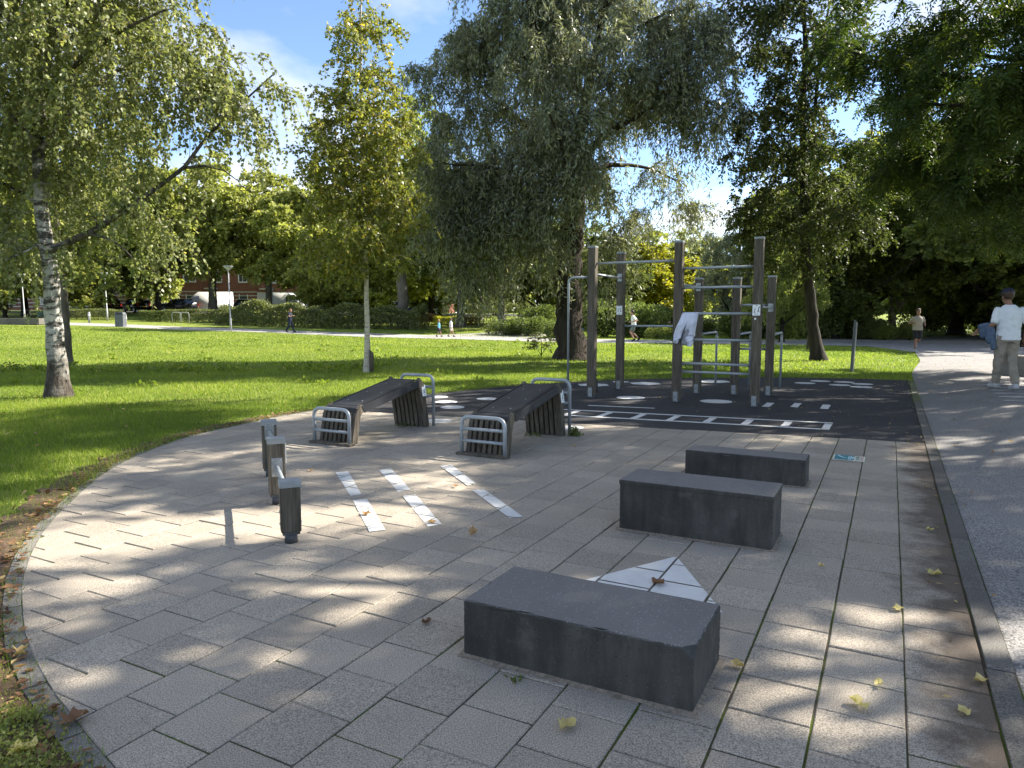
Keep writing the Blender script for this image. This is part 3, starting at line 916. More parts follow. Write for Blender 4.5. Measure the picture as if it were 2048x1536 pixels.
# ------------------------------------------------------------------ pull-up frame
fr_ = empty('pull_up_frame', W(-3.3, 12.9, 0.018))
tag(fr_, 'tall outdoor pull-up frame of wooden posts with grey steel bars', 'gym frame')
fo = Vector(W(-3.3, 12.9))
POST = {'p1': (-4.77, 12.08, 2.73), 'p2': (-4.76, 13.58, 2.74), 'p3': (-3.21, 12.10, 2.75), 'p4': (-3.22, 13.62, 2.20),
        'p5': (-2.55, 13.75, 2.20), 'p6': (-1.95, 13.85, 2.22), 'p7': (-1.91, 12.07, 2.745)}
PO = {}
for k, (a, b, h) in POST.items():
    q = Vector(W(a, b))-fo
    s = 0.072
    po = MB().box((-s, -s, 0.06), (s, s, h-0.03), bev=0.012).build('post', M['wood'], fr_)
    po.location = q; po.rotation_euler = (0, 0, -YAW+random.uniform(-.01, .01))
    MB().box((-s-.003, -s-.003, h-.035), (s+.003, s+.003, h), bev=0.006).build('post_cap', M['cap'], po)
    MB().box((-.04, -s-.006, .02), (.04, -s-.001, .19), bev=0.002).build('foot_plate', M['galv'], po)
    MB().box((-.05, -.05, 0.0), (.05, .05, .062)).build('post_shoe', M['shoe'], po)
    for z in (.06, .15):
        MB().tube([(0, -s-.004, z), (0, -s-.014, z)], .009, 8).build('bolt', M['bolt'], po)
    PO[k] = po
def wp(k, z, da=0, db=0):
    a, b, _ = POST[k]; v = Vector(W(a+da, b+db))-fo; v.z = z; return v
def bar(k1, k2, z, r=0.0215, z2=None):
    a, b = wp(k1, z), wp(k2, z2 or z)
    d = (b-a).normalized()
    MB().tube([a+d*.068, b-d*.068], r, 12).build('bar', M['steel'], fr_)
bar('p1', 'p3', 2.42)
for z in (2.285, 1.96, 1.525, 1.085, 0.68, 0.535): bar('p3', 'p7', z)
bar('p1', 'p2', 2.235); bar('p2', 'p4', 1.285); bar('p3', 'p4', 2.025); bar('p5', 'p6', 1.685); bar('p5', 'p6', 0.87); bar('p7', 'p6', 1.635)
for k, z, dx, dy in (('p2', 2.235, 0, -.076), ('p4', 2.025, 0, -.076), ('p6', 1.635, 0, -.076)):
    b = MB().box((-.045, -.003, z-.075), (.045, .003, z+.075), bev=.002).build('bracket', M['galv'], PO[k]); b.location = (0, dy, 0)
# bent pole and dip bars
MB().tube(round_path([wp('p1', 2.18, -.07), wp('p1', 2.18, -.47), wp('p1', 0.0, -.47)], 0.12), 0.021, 12).build('bent_pole', M['steel'], fr_)
for k, b2_ in (('p4', 15.27), ('p5', 15.36), ('p6', 15.43)):
    a, b, _ = POST[k]
    MB().tube(round_path([wp(k, 1.13, 0, .07), wp(k, 1.145, 0, b2_-b), wp(k, 0.0, 0, b2_-b)], 0.09), 0.024, 12).build('dip_bar', M['steel'], fr_)
pictogram(PO['p2'], 0.12, 0.175, 0.0, -0.078, 1.595, (0, 0, 0), [(-.025, 0, .06, .2), (.03, 0, .06, -.2)])
pictogram(PO['p7'], 0.12, 0.175, -0.005, -0.078, 1.58, (0, 0, 0), [(-.028, -.01, .06, .1), (.03, .01, .075, .1)])
MB().tube([(-.02, -.07, 1.44), (-.02, -.076, 1.44)], .016, 12).build('sticker', M['plate'], PO['p7'])

# ------------------------------------------------------------------ pale sweatshirt over a rung
M['sweat'] = simple('pale_grey_jersey', (0.56, 0.58, 0.70), (0.66, 0.68, 0.78), 30, 0.9, 0, 0.002, 220)
M['sweat2'] = simple('grey_jersey_back', (0.22, 0.23, 0.27), (0.3, 0.31, 0.35), 30, 0.9)
sw = empty('sweatshirt'); sw.location = W(-3.02, 12.09, 0.0); sw.rotation_euler = (0, 0, -YAW)
tag(sw, 'pale lilac-grey sweatshirt draped over a rung of the pull-up frame', 'sweatshirt')
def drape(name, top, bot, ztop, zbot, depth_f, depth_b, folds, seed, mat, y0=-0.024, yb=0.0):
    """flattened hanging tube: front and back layers with soft folds. top/bot = (x0,x1)"""
    rnd = random.Random(seed); ph = [rnd.uniform(0, 6.28) for _ in range(4)]
    nu, nv = 22, 20; v = []; f = []
    for j in range(nv+1):
        t = j/nv; e = t*t*(3-2*t)
        x0 = top[0]+(bot[0]-top[0])*e; x1 = top[1]+(bot[1]-top[1])*e
        z = ztop+(zbot-ztop)*t
        for i in range(nu):
            a = 2*math.pi*i/nu
            cx = (x0+x1)/2; w = (x1-x0)/2
            x = cx+w*math.cos(a)
            fold = math.sin(math.cos(a)*folds*2.2+ph[0]+t*1.5)*0.016*(0.3+t)+math.sin(math.cos(a)*folds*4+ph[1]-t*3)*0.007+math.sin(t*16+ph[2]+3*math.cos(a))*0.005
            d = depth_f if math.sin(a) < 0 else depth_b
            y = y0+yb*min(1, t*2.2)+math.sin(a)*d*(0.45+0.7*math.sin(math.pi*min(1, t*1.1+.08)))+fold
            v.append((x, y, z+0.012*math.sin(a*2+ph[3])*t))
    for j in range(nv):
        for i in range(nu):
            i2 = (i+1) % nu
            f.append((j*nu+i, j*nu+i2, (j+1)*nu+i2, (j+1)*nu+i))
    mb = MB(); mb.add(v, f, True)
    mb.f.append([nv*nu+i for i in range(nu)]); mb.sm.append(False); mb.f.append(list(range(nu))[::-1]); mb.sm.append(False)
    return mb.build(name, mat, sw)
drape('sleeve', (-0.115, 0.05), (-0.225, -0.095), 1.552, 1.12, 0.055, 0.02, 1.3, 1, M['sweat'], -0.03, -0.085)
drape('cuff', (-0.23, -0.13), (-0.228, -0.15), 1.125, 1.05, 0.04, 0.02, 1, 2, M['sweat'], -0.115)
drape('sleeve', (-0.03, 0.165), (-0.07, 0.12), 1.556, 1.165, 0.075, 0.02, 1.6, 3, M['sweat'], -0.035, -0.02)
drape('cuff', (-0.055, 0.10), (-0.045, 0.085), 1.17, 1.0, 0.05, 0.02, 1, 4, M['sweat'], -0.05)
drape('body', (-0.11, 0.14), (-0.13, 0.05), 1.55, 1.015, 0.03, 0.05, 1.8, 5, M['sweat2'], -0.005, -.05)
drape('shoulder', (-0.118, 0.168), (-0.118, 0.168), 1.566, 1.50, 0.03, 0.03, 2.0, 6, M['sweat'], -0.003)
# black drinking bottle
bt = empty('drinking_bottle', W(-5.02, 12.95, 0.018))
tag(bt, 'black drinking bottle standing on the asphalt behind the left frame post', 'bottle')
M['black'] = simple('black_plastic', (0.012, 0.012, 0.014), (0.02, 0.02, 0.022), 8, 0.4)
MB().lathe([(.034, 0), (.037, .01), (.037, .17), (.028, .20)], sides=18).build('body', M['black'], bt)
MB().lathe([(.029, .20), (.031, .205), (.031, .245), (.024, .25)], sides=18).build('lid', M['black'], bt)

# ------------------------------------------------------------------ teal and cream sticker on the tiles
M['teal'] = simple('teal_print', (0.045, 0.20, 0.23), (0.07, 0.25, 0.28), 12, 0.7)
M['cream'] = simple('cream_print', (0.70, 0.68, 0.55), (0.78, 0.76, 0.64), 12, 0.7)
st = MB(); c0 = W(-0.32, 8.13, TILE_TOP)
st.box((-.150, -.135, .003), (.150, .135, .0075)); sticker = st.build('ground_sticker', M['cream']); sticker.location = c0; sticker.rotation_euler = (0, 0, -YAW)
tag(sticker, 'square teal and cream sticker on the tiles beyond the farthest block', 'sticker')
def flat(name, poly, z, mat): 
    mb = MB(); mb.add([(p[0], p[1], z) for p in poly], [list(range(len(poly)))]); return mb.build(name, mat, sticker)
flat('teal_panel', [(-.136, -.132), (.04, -.132), (.055, -.06), (.035, .02), (.055, .132), (-.136, .132)], .0095, M['teal'])
pale = simple('pale_blue_print', (0.45, 0.62, 0.64), None, 8, 0.7)
flat('swoosh', [(-.12, .12), (-.105, .12), (-.05, .0), (-.005, -.03), (-.05, -.035), (-.085, .02)], .0105, pale)
for i, (x, s) in enumerate(((-.0, .1), (.018, .11), (.033, .07))): flat('lettering', [(x-.005, -s), (x+.006, -s), (x+.006, s*.9), (x-.005, s*.9)], .0105, pale)
gp = simple('grey_green_print', (0.3, 0.36, 0.30), None, 8, 0.7); rp = simple('pink_print', (0.6, 0.33, 0.28), None, 8, 0.7)
for r_ in range(6): flat('lettering', [(.065, -.11+r_*.038), (.10, -.11+r_*.038), (.10, -.09+r_*.038), (.065, -.09+r_*.038)], .0105, gp)
for r_ in range(4): flat('lettering', [(.112, -.10+r_*.05), (.136, -.10+r_*.05), (.136, -.07+r_*.05), (.112, -.07+r_*.05)], .0105, rp)

# ------------------------------------------------------------------ stakes and poles on the lawn
def pole(name, p, h, r, mat, lean, label, cat, sides=10, slant=False):
    mb = MB(); top = Vector((lean[0], lean[1], h))
    mb.tube([(0, 0, -0.05), top*0.5, top], [r, r*.98, r*.95], sides, smooth=sides > 6)
    if slant:
        n = len(mb.v)
        for i in range(n):
            x, y, z = mb.v[i]
            if z > h*0.9: mb.v[i] = (x, y, z+(x-top.x)*-0.9)
    o = mb.build(name, mat); o.location = (p[0], p[1], tz(p[0], p[1]))
    return tag(o, label, cat)
pole('wooden_stake', W(-12.05, 14.78), 0.56, 0.055, M['wood'], (.01, 0), 'short wooden stake with slanted top beside the young birch', 'stake', 10, True)
M['polegrey'] = simple('dark_grey_pole_paint', (0.06, 0.065, 0.07), (0.10, 0.105, 0.11), 8, 0.5)
pole('grey_pole', W(-0.85, 20.81), 1.36, 0.052, M['polegrey'], (.05, 0), 'slim dark grey pole with slanted top on the lawn beside the footpath', 'pole', 4, True)
g_ = ground_at(1612, 31); pole('wooden_stake', g_, 1.5, 0.05, M['wood'], (.06, 0), 'pale wooden stake behind the leaning dark trunk', 'stake', 8)
# ------------------------------------------------------------------ foliage and bark materials
def leaf_mat(name, stops, trans=0.35, tcol=None, rough=0.5, spec=0.35, val=1.6):
    trans = min(0.5, trans+0.10)
    m, nt, out = new_mat(name)
    at_ = nt.nodes.new('ShaderNodeAttribute'); at_.attribute_name = 'tint'
    oi = nt.nodes.new('ShaderNodeObjectInfo')
    col = ramp(nt, at_.outputs['Fac'], stops)
    col = mixc(nt, 1.0, col, ramp(nt, oi.outputs['Random'], [(0.0, 0.82*val), (1.0, 1.15*val)]), 'MULTIPLY')
    b = nt.nodes.new('ShaderNodeBsdfPrincipled'); b.inputs['Roughness'].default_value = rough
    b.inputs['Specular IOR Level'].default_value = spec
    nt.links.new(col, b.inputs['Base Color'])
    tr = nt.nodes.new('ShaderNodeBsdfTranslucent')
    tcl = mixc(nt, 1.0, col, tcol or (1.2, 1.25, 0.7), 'MULTIPLY')
    nt.links.new(tcl, tr.inputs['Color'])
    mx = nt.nodes.new('ShaderNodeMixShader'); mx.inputs[0].default_value = trans
    nt.links.new(b.outputs[0], mx.inputs[1]); nt.links.new(tr.outputs[0], mx.inputs[2])
    nt.links.new(mx.outputs[0], out.inputs['Surface'])
    return m
M['lf_birch'] = leaf_mat('birch_leaves', [(0.0, (0.065, 0.078, 0.03)), (0.45, (0.13, 0.145, 0.058)), (0.85, (0.20, 0.20, 0.09)), (1.0, (0.32, 0.24, 0.07))], 0.38, spec=0.5, rough=0.45)
M['lf_young'] = leaf_mat('young_birch_leaves', [(0.0, (0.07, 0.085, 0.018)), (0.5, (0.145, 0.16, 0.032)), (0.85, (0.235, 0.22, 0.045)), (1.0, (0.40, 0.27, 0.045))], 0.42, spec=0.45, rough=0.42)
M['lf_willow'] = leaf_mat('willow_leaves', [(0.0, (0.075, 0.088, 0.052)), (0.5, (0.16, 0.175, 0.115)), (0.85, (0.27, 0.285, 0.20)), (1.0, (0.28, 0.28, 0.10))], 0.32, tcol=(1.2, 1.2, 0.75), spec=0.6, rough=.4)
M['lf_alder'] = leaf_mat('small_dark_leaves', [(0.0, (0.024, 0.034, 0.012)), (0.6, (0.05, 0.062, 0.02)), (1.0, (0.11, 0.115, 0.03))], 0.34)
M['lf_walnut'] = leaf_mat('pinnate_leaves', [(0.0, (0.022, 0.04, 0.014)), (0.6, (0.042, 0.066, 0.02)), (1.0, (0.11, 0.13, 0.025))], 0.34, tcol=(1.3, 1.3, 0.5))
M['lf_bg'] = leaf_mat('park_tree_leaves', [(0.0, (0.085, 0.105, 0.03)), (0.5, (0.165, 0.19, 0.055)), (1.0, (0.28, 0.275, 0.085))], 0.42)
M['lf_bgdark'] = leaf_mat('dark_tree_leaves', [(0.0, (0.045, 0.06, 0.018)), (0.6, (0.095, 0.118, 0.032)), (1.0, (0.19, 0.20, 0.05))], 0.40)
M['lf_yellow'] = leaf_mat('yellowing_leaves', [(0.0, (0.11, 0.13, 0.02)), (0.5, (0.22, 0.22, 0.025)), (1.0, (0.36, 0.30, 0.03))], 0.42)
M['lf_shrub'] = leaf_mat('shrub_leaves', [(0.0, (0.04, 0.056, 0.02)), (0.5, (0.085, 0.112, 0.034)), (1.0, (0.16, 0.18, 0.055))], 0.32)
M['lf_hedge'] = leaf_mat('hedge_leaves', [(0.0, (0.05, 0.06, 0.022)), (0.5, (0.10, 0.115, 0.042)), (1.0, (0.17, 0.175, 0.075))], 0.28)
M['lf_red'] = leaf_mat('reddish_leaves', [(0.0, (0.07, 0.05, 0.02)), (0.5, (0.16, 0.10, 0.04)), (1.0, (0.26, 0.17, 0.07))], 0.3)
def bark(name, c1, c2, scale=9, stretch=(1, 1, 0.25), bump=0.03):
    return simple(name, c1, c2, scale, 0.9, 0, bump, scale*2.2, stretch, 0.2)
M['bk_dark'] = bark('dark_bark', (0.012, 0.010, 0.008), (0.05, 0.042, 0.034))
M['bk_willow'] = bark('willow_bark', (0.014, 0.011, 0.008), (0.06, 0.048, 0.036), 7, (1, 1, 0.16), 0.08)
M['bk_grey'] = bark('grey_bark', (0.07, 0.062, 0.05), (0.17, 0.15, 0.12))
m, nt, out = new_mat('birch_bark')
tcn = nt.nodes.new('ShaderNodeTexCoord'); vec = tcn.outputs['Object']
n1 = noise_node(nt, vec, 3.0, 7, 0.72, (1, 1, 3.0)); n2 = noise_node(nt, vec, 2.6, 5, 0.65, (1, 1, 1.0)); n3 = noise_node(nt, vec, 17, 5, 0.7, (1, 1, 0.22))
white = mixc(nt, n2, (0.32, 0.30, 0.26), (0.62, 0.60, 0.56))
c = mixc(nt, ramp(nt, n1, [(0.46, 0.0), (0.56, 0.92)]), white, (0.035, 0.03, 0.026))
sp = nt.nodes.new('ShaderNodeSeparateXYZ'); nt.links.new(vec, sp.inputs[0])
dk = mixc(nt, ramp(nt, n3, [(.35, 0.0), (.65, 1.0)]), (0.012, 0.010, 0.008), (0.12, 0.10, 0.082))
side_ = ramp(nt, mathn(nt, 'ABSOLUTE', mathn(nt, 'ADD', sp.outputs[0], .15)), [(.38, 0.0), (.6, .93)])
c = mixc(nt, side_, c, dk)          # side limbs have dark bark
hgt = mathn(nt, 'ADD', sp.outputs[2], mathn(nt, 'MULTIPLY', n2, 2.2))
c = mixc(nt, ramp(nt, mathn(nt, 'MULTIPLY', hgt, 0.2), [(0.26, 1.0), (0.48, 0.0)]), c, dk)
c = mixc(nt, ramp(nt, mathn(nt, 'MULTIPLY', hgt, 0.1), [(0.44, 0.0), (0.62, 0.72)]), c, dk)
finish(nt, out, c, 0.85, 0, n3, 0.05, 1.0, 0.2)
M['bk_birch'] = m
m, nt, out = new_mat('young_birch_bark')
tcn = nt.nodes.new('ShaderNodeTexCoord'); vec = tcn.outputs['Object']
n1 = noise_node(nt, vec, 5, 4, 0.6, (1, 1, 6)); n2 = noise_node(nt, vec, 3, 4, 0.6)
c = mixc(nt, ramp(nt, n1, [(0.55, 0.0), (0.66, 0.8)]), mixc(nt, n2, (0.42, 0.36, 0.28), (0.66, 0.60, 0.52)), (0.10, 0.08, 0.06))
finish(nt, out, c, 0.75, 0, n1, 0.004, 0.6, 0.25)
M['bk_young'] = m

# ------------------------------------------------------------------ plant growing
def nrm(a):
    return a/np.maximum(np.linalg.norm(a, axis=-1, keepdims=True), 1e-9)
class Wood:
    """branches as tubes in one mesh"""
    def __init__(self): self.v = []; self.f = []; self.n = 0
    def path(self, pts, r, sides):
        pts = np.asarray(pts, float); n = len(pts)
        t = nrm(np.gradient(pts, axis=0))
        ref = np.where(np.abs(t[:, 2:3]) < 0.9, np.array([[0, 0, 1.0]]), np.array([[1.0, 0, 0]]))
        s = nrm(np.cross(t, ref)); q = np.cross(t, s)
        a = np.linspace(0, 2*np.pi, sides, endpoint=False)
        r = np.asarray(r, float)[:, None, None]
        ring = pts[:, None, :]+r*(s[:, None, :]*np.cos(a)[None, :, None]+q[:, None, :]*np.sin(a)[None, :, None])
        i = np.arange(n-1)[:, None]*sides; k = np.arange(sides)[None, :]; k2 = (k+1) % sides
        f = np.stack([i+k, i+k2, i+sides+k2, i+sides+k], -1).reshape(-1, 4)+self.n
        self.v.append(ring.reshape(-1, 3)); self.f.append(f); self.n += n*sides
    def twigs(self, P, r0):
        """P (n,m,3) thin three sided tubes"""
        n, m_, _ = P.shape
        t = nrm(P[:, -1]-P[:, 0]); ref = np.where(np.abs(t[:, 2:3]) < 0.9, np.array([[0, 0, 1.0]]), np.array([[1.0, 0, 0]]))
        s = nrm(np.cross(t, ref)); q = np.cross(t, s)
        a = np.array([0, 2.094, 4.189]); rr = np.linspace(1, 0.35, m_)*r0
        ring = P[:, :, None, :]+rr[None, :, None, None]*(s[:, None, None, :]*np.cos(a)[None, None, :, None]+q[:, None, None, :]*np.sin(a)[None, None, :, None])
        base = (np.arange(n)*m_*3)[:, None, None]+(np.arange(m_-1)*3)[None, :, None]
        k = np.arange(3)[None, None, :]; k2 = (k+1) % 3
        f = np.stack([base+k, base+k2, base+3+k2, base+3+k], -1).reshape(-1, 4)+self.n
        self.v.append(ring.reshape(-1, 3)); self.f.append(f); self.n += n*m_*3
    def mesh(self, name):
        return np_mesh(name, np.concatenate(self.v), np.concatenate(self.f), smooth=True)
def leaves_mesh(name, pos, d, L, Wd, tint, rng, fold=0.18, droop=0.0):
    n = len(pos)
    d = nrm(d); nn = nrm(rng.normal(size=(n, 3))+np.array([0, 0, 0.7])); s = nrm(np.cross(d, nn)); nn = np.cross(s, d)
    L = L[:, None]; Wd = Wd[:, None]
    b = pos; tip = pos+d*L+np.array([0, 0, -1.0])*droop*L
    mid = pos+d*L*0.42
    l = mid+s*Wd*0.5+nn*Wd*fold; r = mid-s*Wd*0.5+nn*Wd*fold
    v = np.stack([b, l, tip, r], 1).reshape(-1, 3)
    f = np.arange(n*4).reshape(n, 4)
    return np_mesh(name, v, f, attr=np.repeat(np.clip(tint, 0, 1), 4))
def env_points(env, K, rng, shell=2.0):
    w = np.array([e[2] if len(e) > 2 else 1.0 for e in env]); vol = np.array([e[1][0]*e[1][1]*e[1][2] for e in env])*w
    which = rng.choice(len(env), K, p=vol/vol.sum())
    u = nrm(rng.normal(size=(K, 3))); r = rng.random(K)**(1/(3.0*shell/2.0))
    c = np.array([e[0] for e in env])[which]; rad = np.array([e[1] for e in env])[which]
    return c+u*r[:, None]*rad
def grow_tree(name, label, limbs, env, K, leaf, bark_m, leaf_m, seed, cat='tree', group=None, twigs=9, twig_len=(0.5, 1.0), droop=0.5, per_twig=14,
              leaf_L=(0.05, 0.07), leaf_W=0.8, shell=1.6, twig_r=0.004, sides=10, minz=None, up=0.15, tint_sp=0.18, tint0=0.45, compound=None, origin=None, hang=1.0, show_twigs=True):
    """limbs: [(points, r0, r1)] in world space. Targets in the envelope are joined to the nearest wood, twigs and leaves hang round them."""
    rng = np.random.default_rng(seed)
    org = np.array(origin if origin is not None else limbs[0][0][0], float)
    wood = Wood(); nodes = []; ndir = []; nrad = []
    for pts, r0, r1 in limbs:
        p = np.array([list(q) for q in smooth_line([Vector(x) for x in pts], 2)]) if len(pts) > 2 else np.array([list(q) for q in pts], float)
        seg = np.linalg.norm(np.diff(p, axis=0), axis=1); cum = np.concatenate([[0], np.cumsum(seg)]); n = max(4, int(cum[-1]/0.3))
        tt = np.linspace(0, cum[-1], n); p = np.stack([np.interp(tt, cum, p[:, i]) for i in range(3)], 1)
        rr = r0+(r1-r0)*(tt/cum[-1])**0.8
        flare = np.zeros(n)
        if pts is limbs[0][0]: flare = r0*0.55*np.exp(-tt/0.28)
        p[2:-1] += rng.normal(size=p[2:-1].shape)*rr[2:-1, None]*0.10
        wood.path(p-org, rr+flare, sides if r0 > 0.06 else 6)
        tg = nrm(np.gradient(p, axis=0))
        st = 0 if pts is not limbs[0][0] else int(n*0.22)
        nodes.append(p[st:]); ndir.append(tg[st:]); nrad.append(rr[st:])
    nodes = np.concatenate(nodes); ndir = np.concatenate(ndir); nrad = np.concatenate(nrad)
    T = env_points(env, K, rng, shell)
    if minz is not None: T = T[T[:, 2] > minz]
    d0 = np.min(np.linalg.norm(T[:, None, :]-nodes[None, ::3, :], axis=2), axis=1)
    T = T[np.argsort(d0)]
    cap = len(nodes)+len(T)*14
    NB = np.zeros((cap, 3)); ND = np.zeros((cap, 3)); NR = np.zeros(cap); k = len(nodes)
    NB[:k] = nodes; ND[:k] = ndir; NR[:k] = nrad
    tw_start = []; tw_out = []
    for t in T:
        dv = t-NB[:k]; dist = np.linalg.norm(dv, axis=1)
        cost = dist+0.5*np.maximum(0, NB[:k, 2]-t[2])-0.35*dist*np.einsum('ij,ij->i', dv, ND[:k])/np.maximum(dist, 1e-6)
        j = int(np.argmin(cost)); D = dist[j]
        if D < 0.12: continue
        n = int(np.clip(D/0.3, 3, 12))
        s = np.linspace(0, 1, n+1)[:, None]
        c1 = NB[j]+ND[j]*D*0.45+np.array([0, 0, up*D]); 
        p = NB[j]*(1-s)**2+c1*2*s*(1-s)+t*s*s
        p[1:-1] += rng.normal(size=p[1:-1].shape)*0.035*D/n**0.5
        r0 = min(NR[j]*0.7, 0.006+0.011*D+0.002); r = np.linspace(r0, max(0.003, r0*0.3), n+1)
        wood.path(p-org, r, 5 if r0 > 0.012 else 3)
        m_ = min(n, cap-k)
        NB[k:k+m_] = p[1:m_+1]; ND[k:k+m_] = nrm(np.gradient(p, axis=0))[1:m_+1]; NR[k:k+m_] = r[1:m_+1]; k += m_
        ends = p[rng.integers(max(1, n//2), n+1, twigs)]
        tw_start.append(ends)
        hd = p[-1]-p[0]; hd[2] *= 0.3
        tw_out.append(np.repeat(nrm(hd[None, :]), twigs, 0))
    S = np.concatenate(tw_start); O = np.concatenate(tw_out); n = len(S)
    d = nrm(rng.normal(size=(n, 3))*np.array([1, 1, 0.7])+O*0.7+np.array([0, 0, 0.15]))
    TL_ = rng.uniform(twig_len[0], twig_len[1], n)
    m_ = 5; s = np.linspace(0, 1, m_)
    P = S[:, None, :]+d[:, None, :]*TL_[:, None, None]*s[None, :, None]*(1-droop*0.45*s[None, :, None])
    P[:, :, 2] -= (droop*hang*TL_[:, None]*(s[None, :]**1.7))
    if show_twigs: wood.twigs(P[:, [0, 2, 4]]-org[None, None, :], twig_r)
    # leaves
    q = rng.random((n, per_twig))**0.8
    idx = q*(m_-1); i0 = np.minimum(idx.astype(int), m_-2); fr = (idx-i0)[..., None]
    ar = np.arange(n)[:, None]
    pos = P[ar, i0]*(1-fr)+P[ar, i0+1]*fr; td = nrm(P[ar, i0+1]-P[ar, i0])
    pos = pos.reshape(-1, 3); td = td.reshape(-1, 3); nl = len(pos)
    clump = np.repeat(rng.normal(size=n)*tint_sp*0.6, per_twig)
    tint = tint0+clump+rng.normal(size=nl)*tint_sp
    ld = td*0.6+rng.normal(size=(nl, 3))*0.6+np.array([0, 0, -0.35*droop])
    LL = rng.uniform(leaf_L[0], leaf_L[1], nl)
    pos = pos+nrm(rng.normal(size=(nl, 3)))*LL[:, None]*0.4
    if minz is not None:
        keep = pos[:, 2] > minz-0.9; pos, ld, LL, tint = pos[keep], ld[keep], LL[keep], tint[keep]
    root = empty(name, tuple(org)); tag(root, label, cat, group)
    tr = link('trunk', wood.mesh('trunk'), bark_m, root)
    if compound is None:
        me = leaves_mesh('crown', pos-org, ld, LL, LL*leaf_W, tint, rng)
    else:   # pinnate: leaflets in pairs along a drooping stalk
        npair, stalk = compound
        nl = len(pos); d = nrm(ld); rest = []
        nn = nrm(rng.normal(size=(nl, 3))*0.5+np.array([0, 0, 1.0])); sd = nrm(np.cross(d, nn))
        pp = []; dd = []; l2 = []; t2 = []
        for i in range(npair):
            t = 0.18+0.82*i/(npair-1)
            c = pos+d*stalk*t+np.array([0, 0, -stalk*0.35*t*t])
            for sg in (-1, 1):
                pp.append(c); dd.append(sd*sg+d*0.45+np.array([0, 0, -0.25])); l2.append(LL*(0.75+0.5*math.sin(math.pi*t*0.85))); t2.append(tint)
        pos = np.concatenate(pp); ld = np.concatenate(dd); LL = np.concatenate(l2); tint = np.concatenate(t2)
        me = leaves_mesh('crown', pos-org, ld, LL, LL*leaf_W, tint, rng, fold=0.05, droop=0.1)
    link('crown', me, leaf_m, root)
    return root
def V(*a): return Vector(a)

# -- old birch on the left
D = 13.05
b0 = at(118, 795, D); b0.z = 0
trunk = [b0, at(112, 700, D), at(104, 600, D), at(96, 490, D), at(82, 400, D), at(74, 300, D+.1), at(82, 180, D+.2), at(110, 30, D+.3), at(130, -140, D+.4), at(150, -300, D+.4)]
limbs = [(trunk, 0.175, 0.04),
         ([at(100, 500, D), at(180, 468, D-.2), at(250, 420, D-.3), at(330, 365, D-.2), at(372, 335, D), at(392, 300, D), at(430, 255, D+.2), at(485, 205, D+.3), at(545, 150, D+.4)], 0.07, 0.012),
         ([at(372, 335, D), at(420, 330, D), at(460, 345, D+.1), at(480, 365, D+.1)], 0.03, 0.008),
         ([at(80, 300, D), at(150, 210, D+.3), at(215, 150, D+.5), at(280, 118, D+.8), at(340, 112, D+1)], 0.07, 0.015),
         ([at(82, 200, D), at(150, 130, D-.6), at(240, 60, D-1.0), at(330, 20, D-1.2)], 0.06, 0.015),
         ([at(78, 290, D), at(30, 240, D-.5), at(-50, 160, D-1), at(-140, 110, D-1)], 0.06, 0.015),
         ([at(90, 420, D), at(40, 380, D+.6), at(-40, 350, D+1.2), at(-120, 350, D+1.6)], 0.05, 0.012),
         ([at(95, 60, D), at(170, -60, D+.5), at(260, -150, D+1)], 0.06, 0.015),
         ([at(95, 480, D), at(60, 500, D-.7), at(10, 520, D-1.2)], 0.03, 0.008),
         ([at(180, 468, D-.2), at(230, 480, D-.8), at(270, 520, D-1.0)], 0.03, 0.008)]
env = [((-8.6, 13.2, 6.6), (3.0, 2.8, 2.6), 1.0), ((-8.0, 13.2, 9.3), (3.0, 3.0, 2.6), .9), ((-9.8, 13.0, 4.4), (1.9, 2.0, 1.9), 1.0), ((-7.3, 13.4, 4.2), (1.5, 1.4, 1.1), .5),
       ((-5.1, 13.3, 5.3), (1.1, 1.0, 0.9), .8), ((-6.0, 13.2, 6.2), (1.2, 1.2, 1.2), .8), ((-6.3, 12.9, 3.2), (0.7, 0.8, 0.8), .8), (tuple(at(505, 190, 13.3)), (.7, .6, .5), 2.2), (tuple(at(560, 150, 13.4)), (.5, .5, .4), 3.0), (tuple(at(440, 120, 13.4)), (.8, .8, .6), 1.2), ((-8.6, 12.8, 2.9), (1.6, 1.0, 0.7), .55), ((-10.3, 12.6, 2.9), (1.4, 1.0, 1.0), .9), ((-6.9, 13.6, 2.7), (.9, .7, .6), .8)]
grow_tree('birch_tree', 'large old birch with black and white trunk on the left of the lawn', limbs, env, 820, None, M['bk_birch'], M['lf_birch'], 11, twigs=9, twig_len=(0.5, 1.0), droop=0.9,
          per_twig=18, leaf_L=(0.055, 0.085), leaf_W=0.78, tint_sp=0.16, minz=2.2)
# -- slim tree behind it
p = ground_at(137, 20.6)
grow_tree('slim_tree', 'slim grey trunk just right of and behind the large old birch', [([p, p+V(.05, 0, 2), p+V(-.1, 0, 4), p+V(0, .1, 6.5), p+V(.1, .2, 9)], 0.13, 0.03)],
          [(tuple(p+V(0, 0, 6.6)), (2.6, 2.4, 3.4)), (tuple(p+V(1.2, 0, 3.4)), (1.6, 1.4, 1.2))], 170, None, M['bk_grey'], M['lf_bg'], 12, twigs=8, droop=0.5, per_twig=11, leaf_L=(0.09, 0.13), twig_r=.006, minz=1.6)
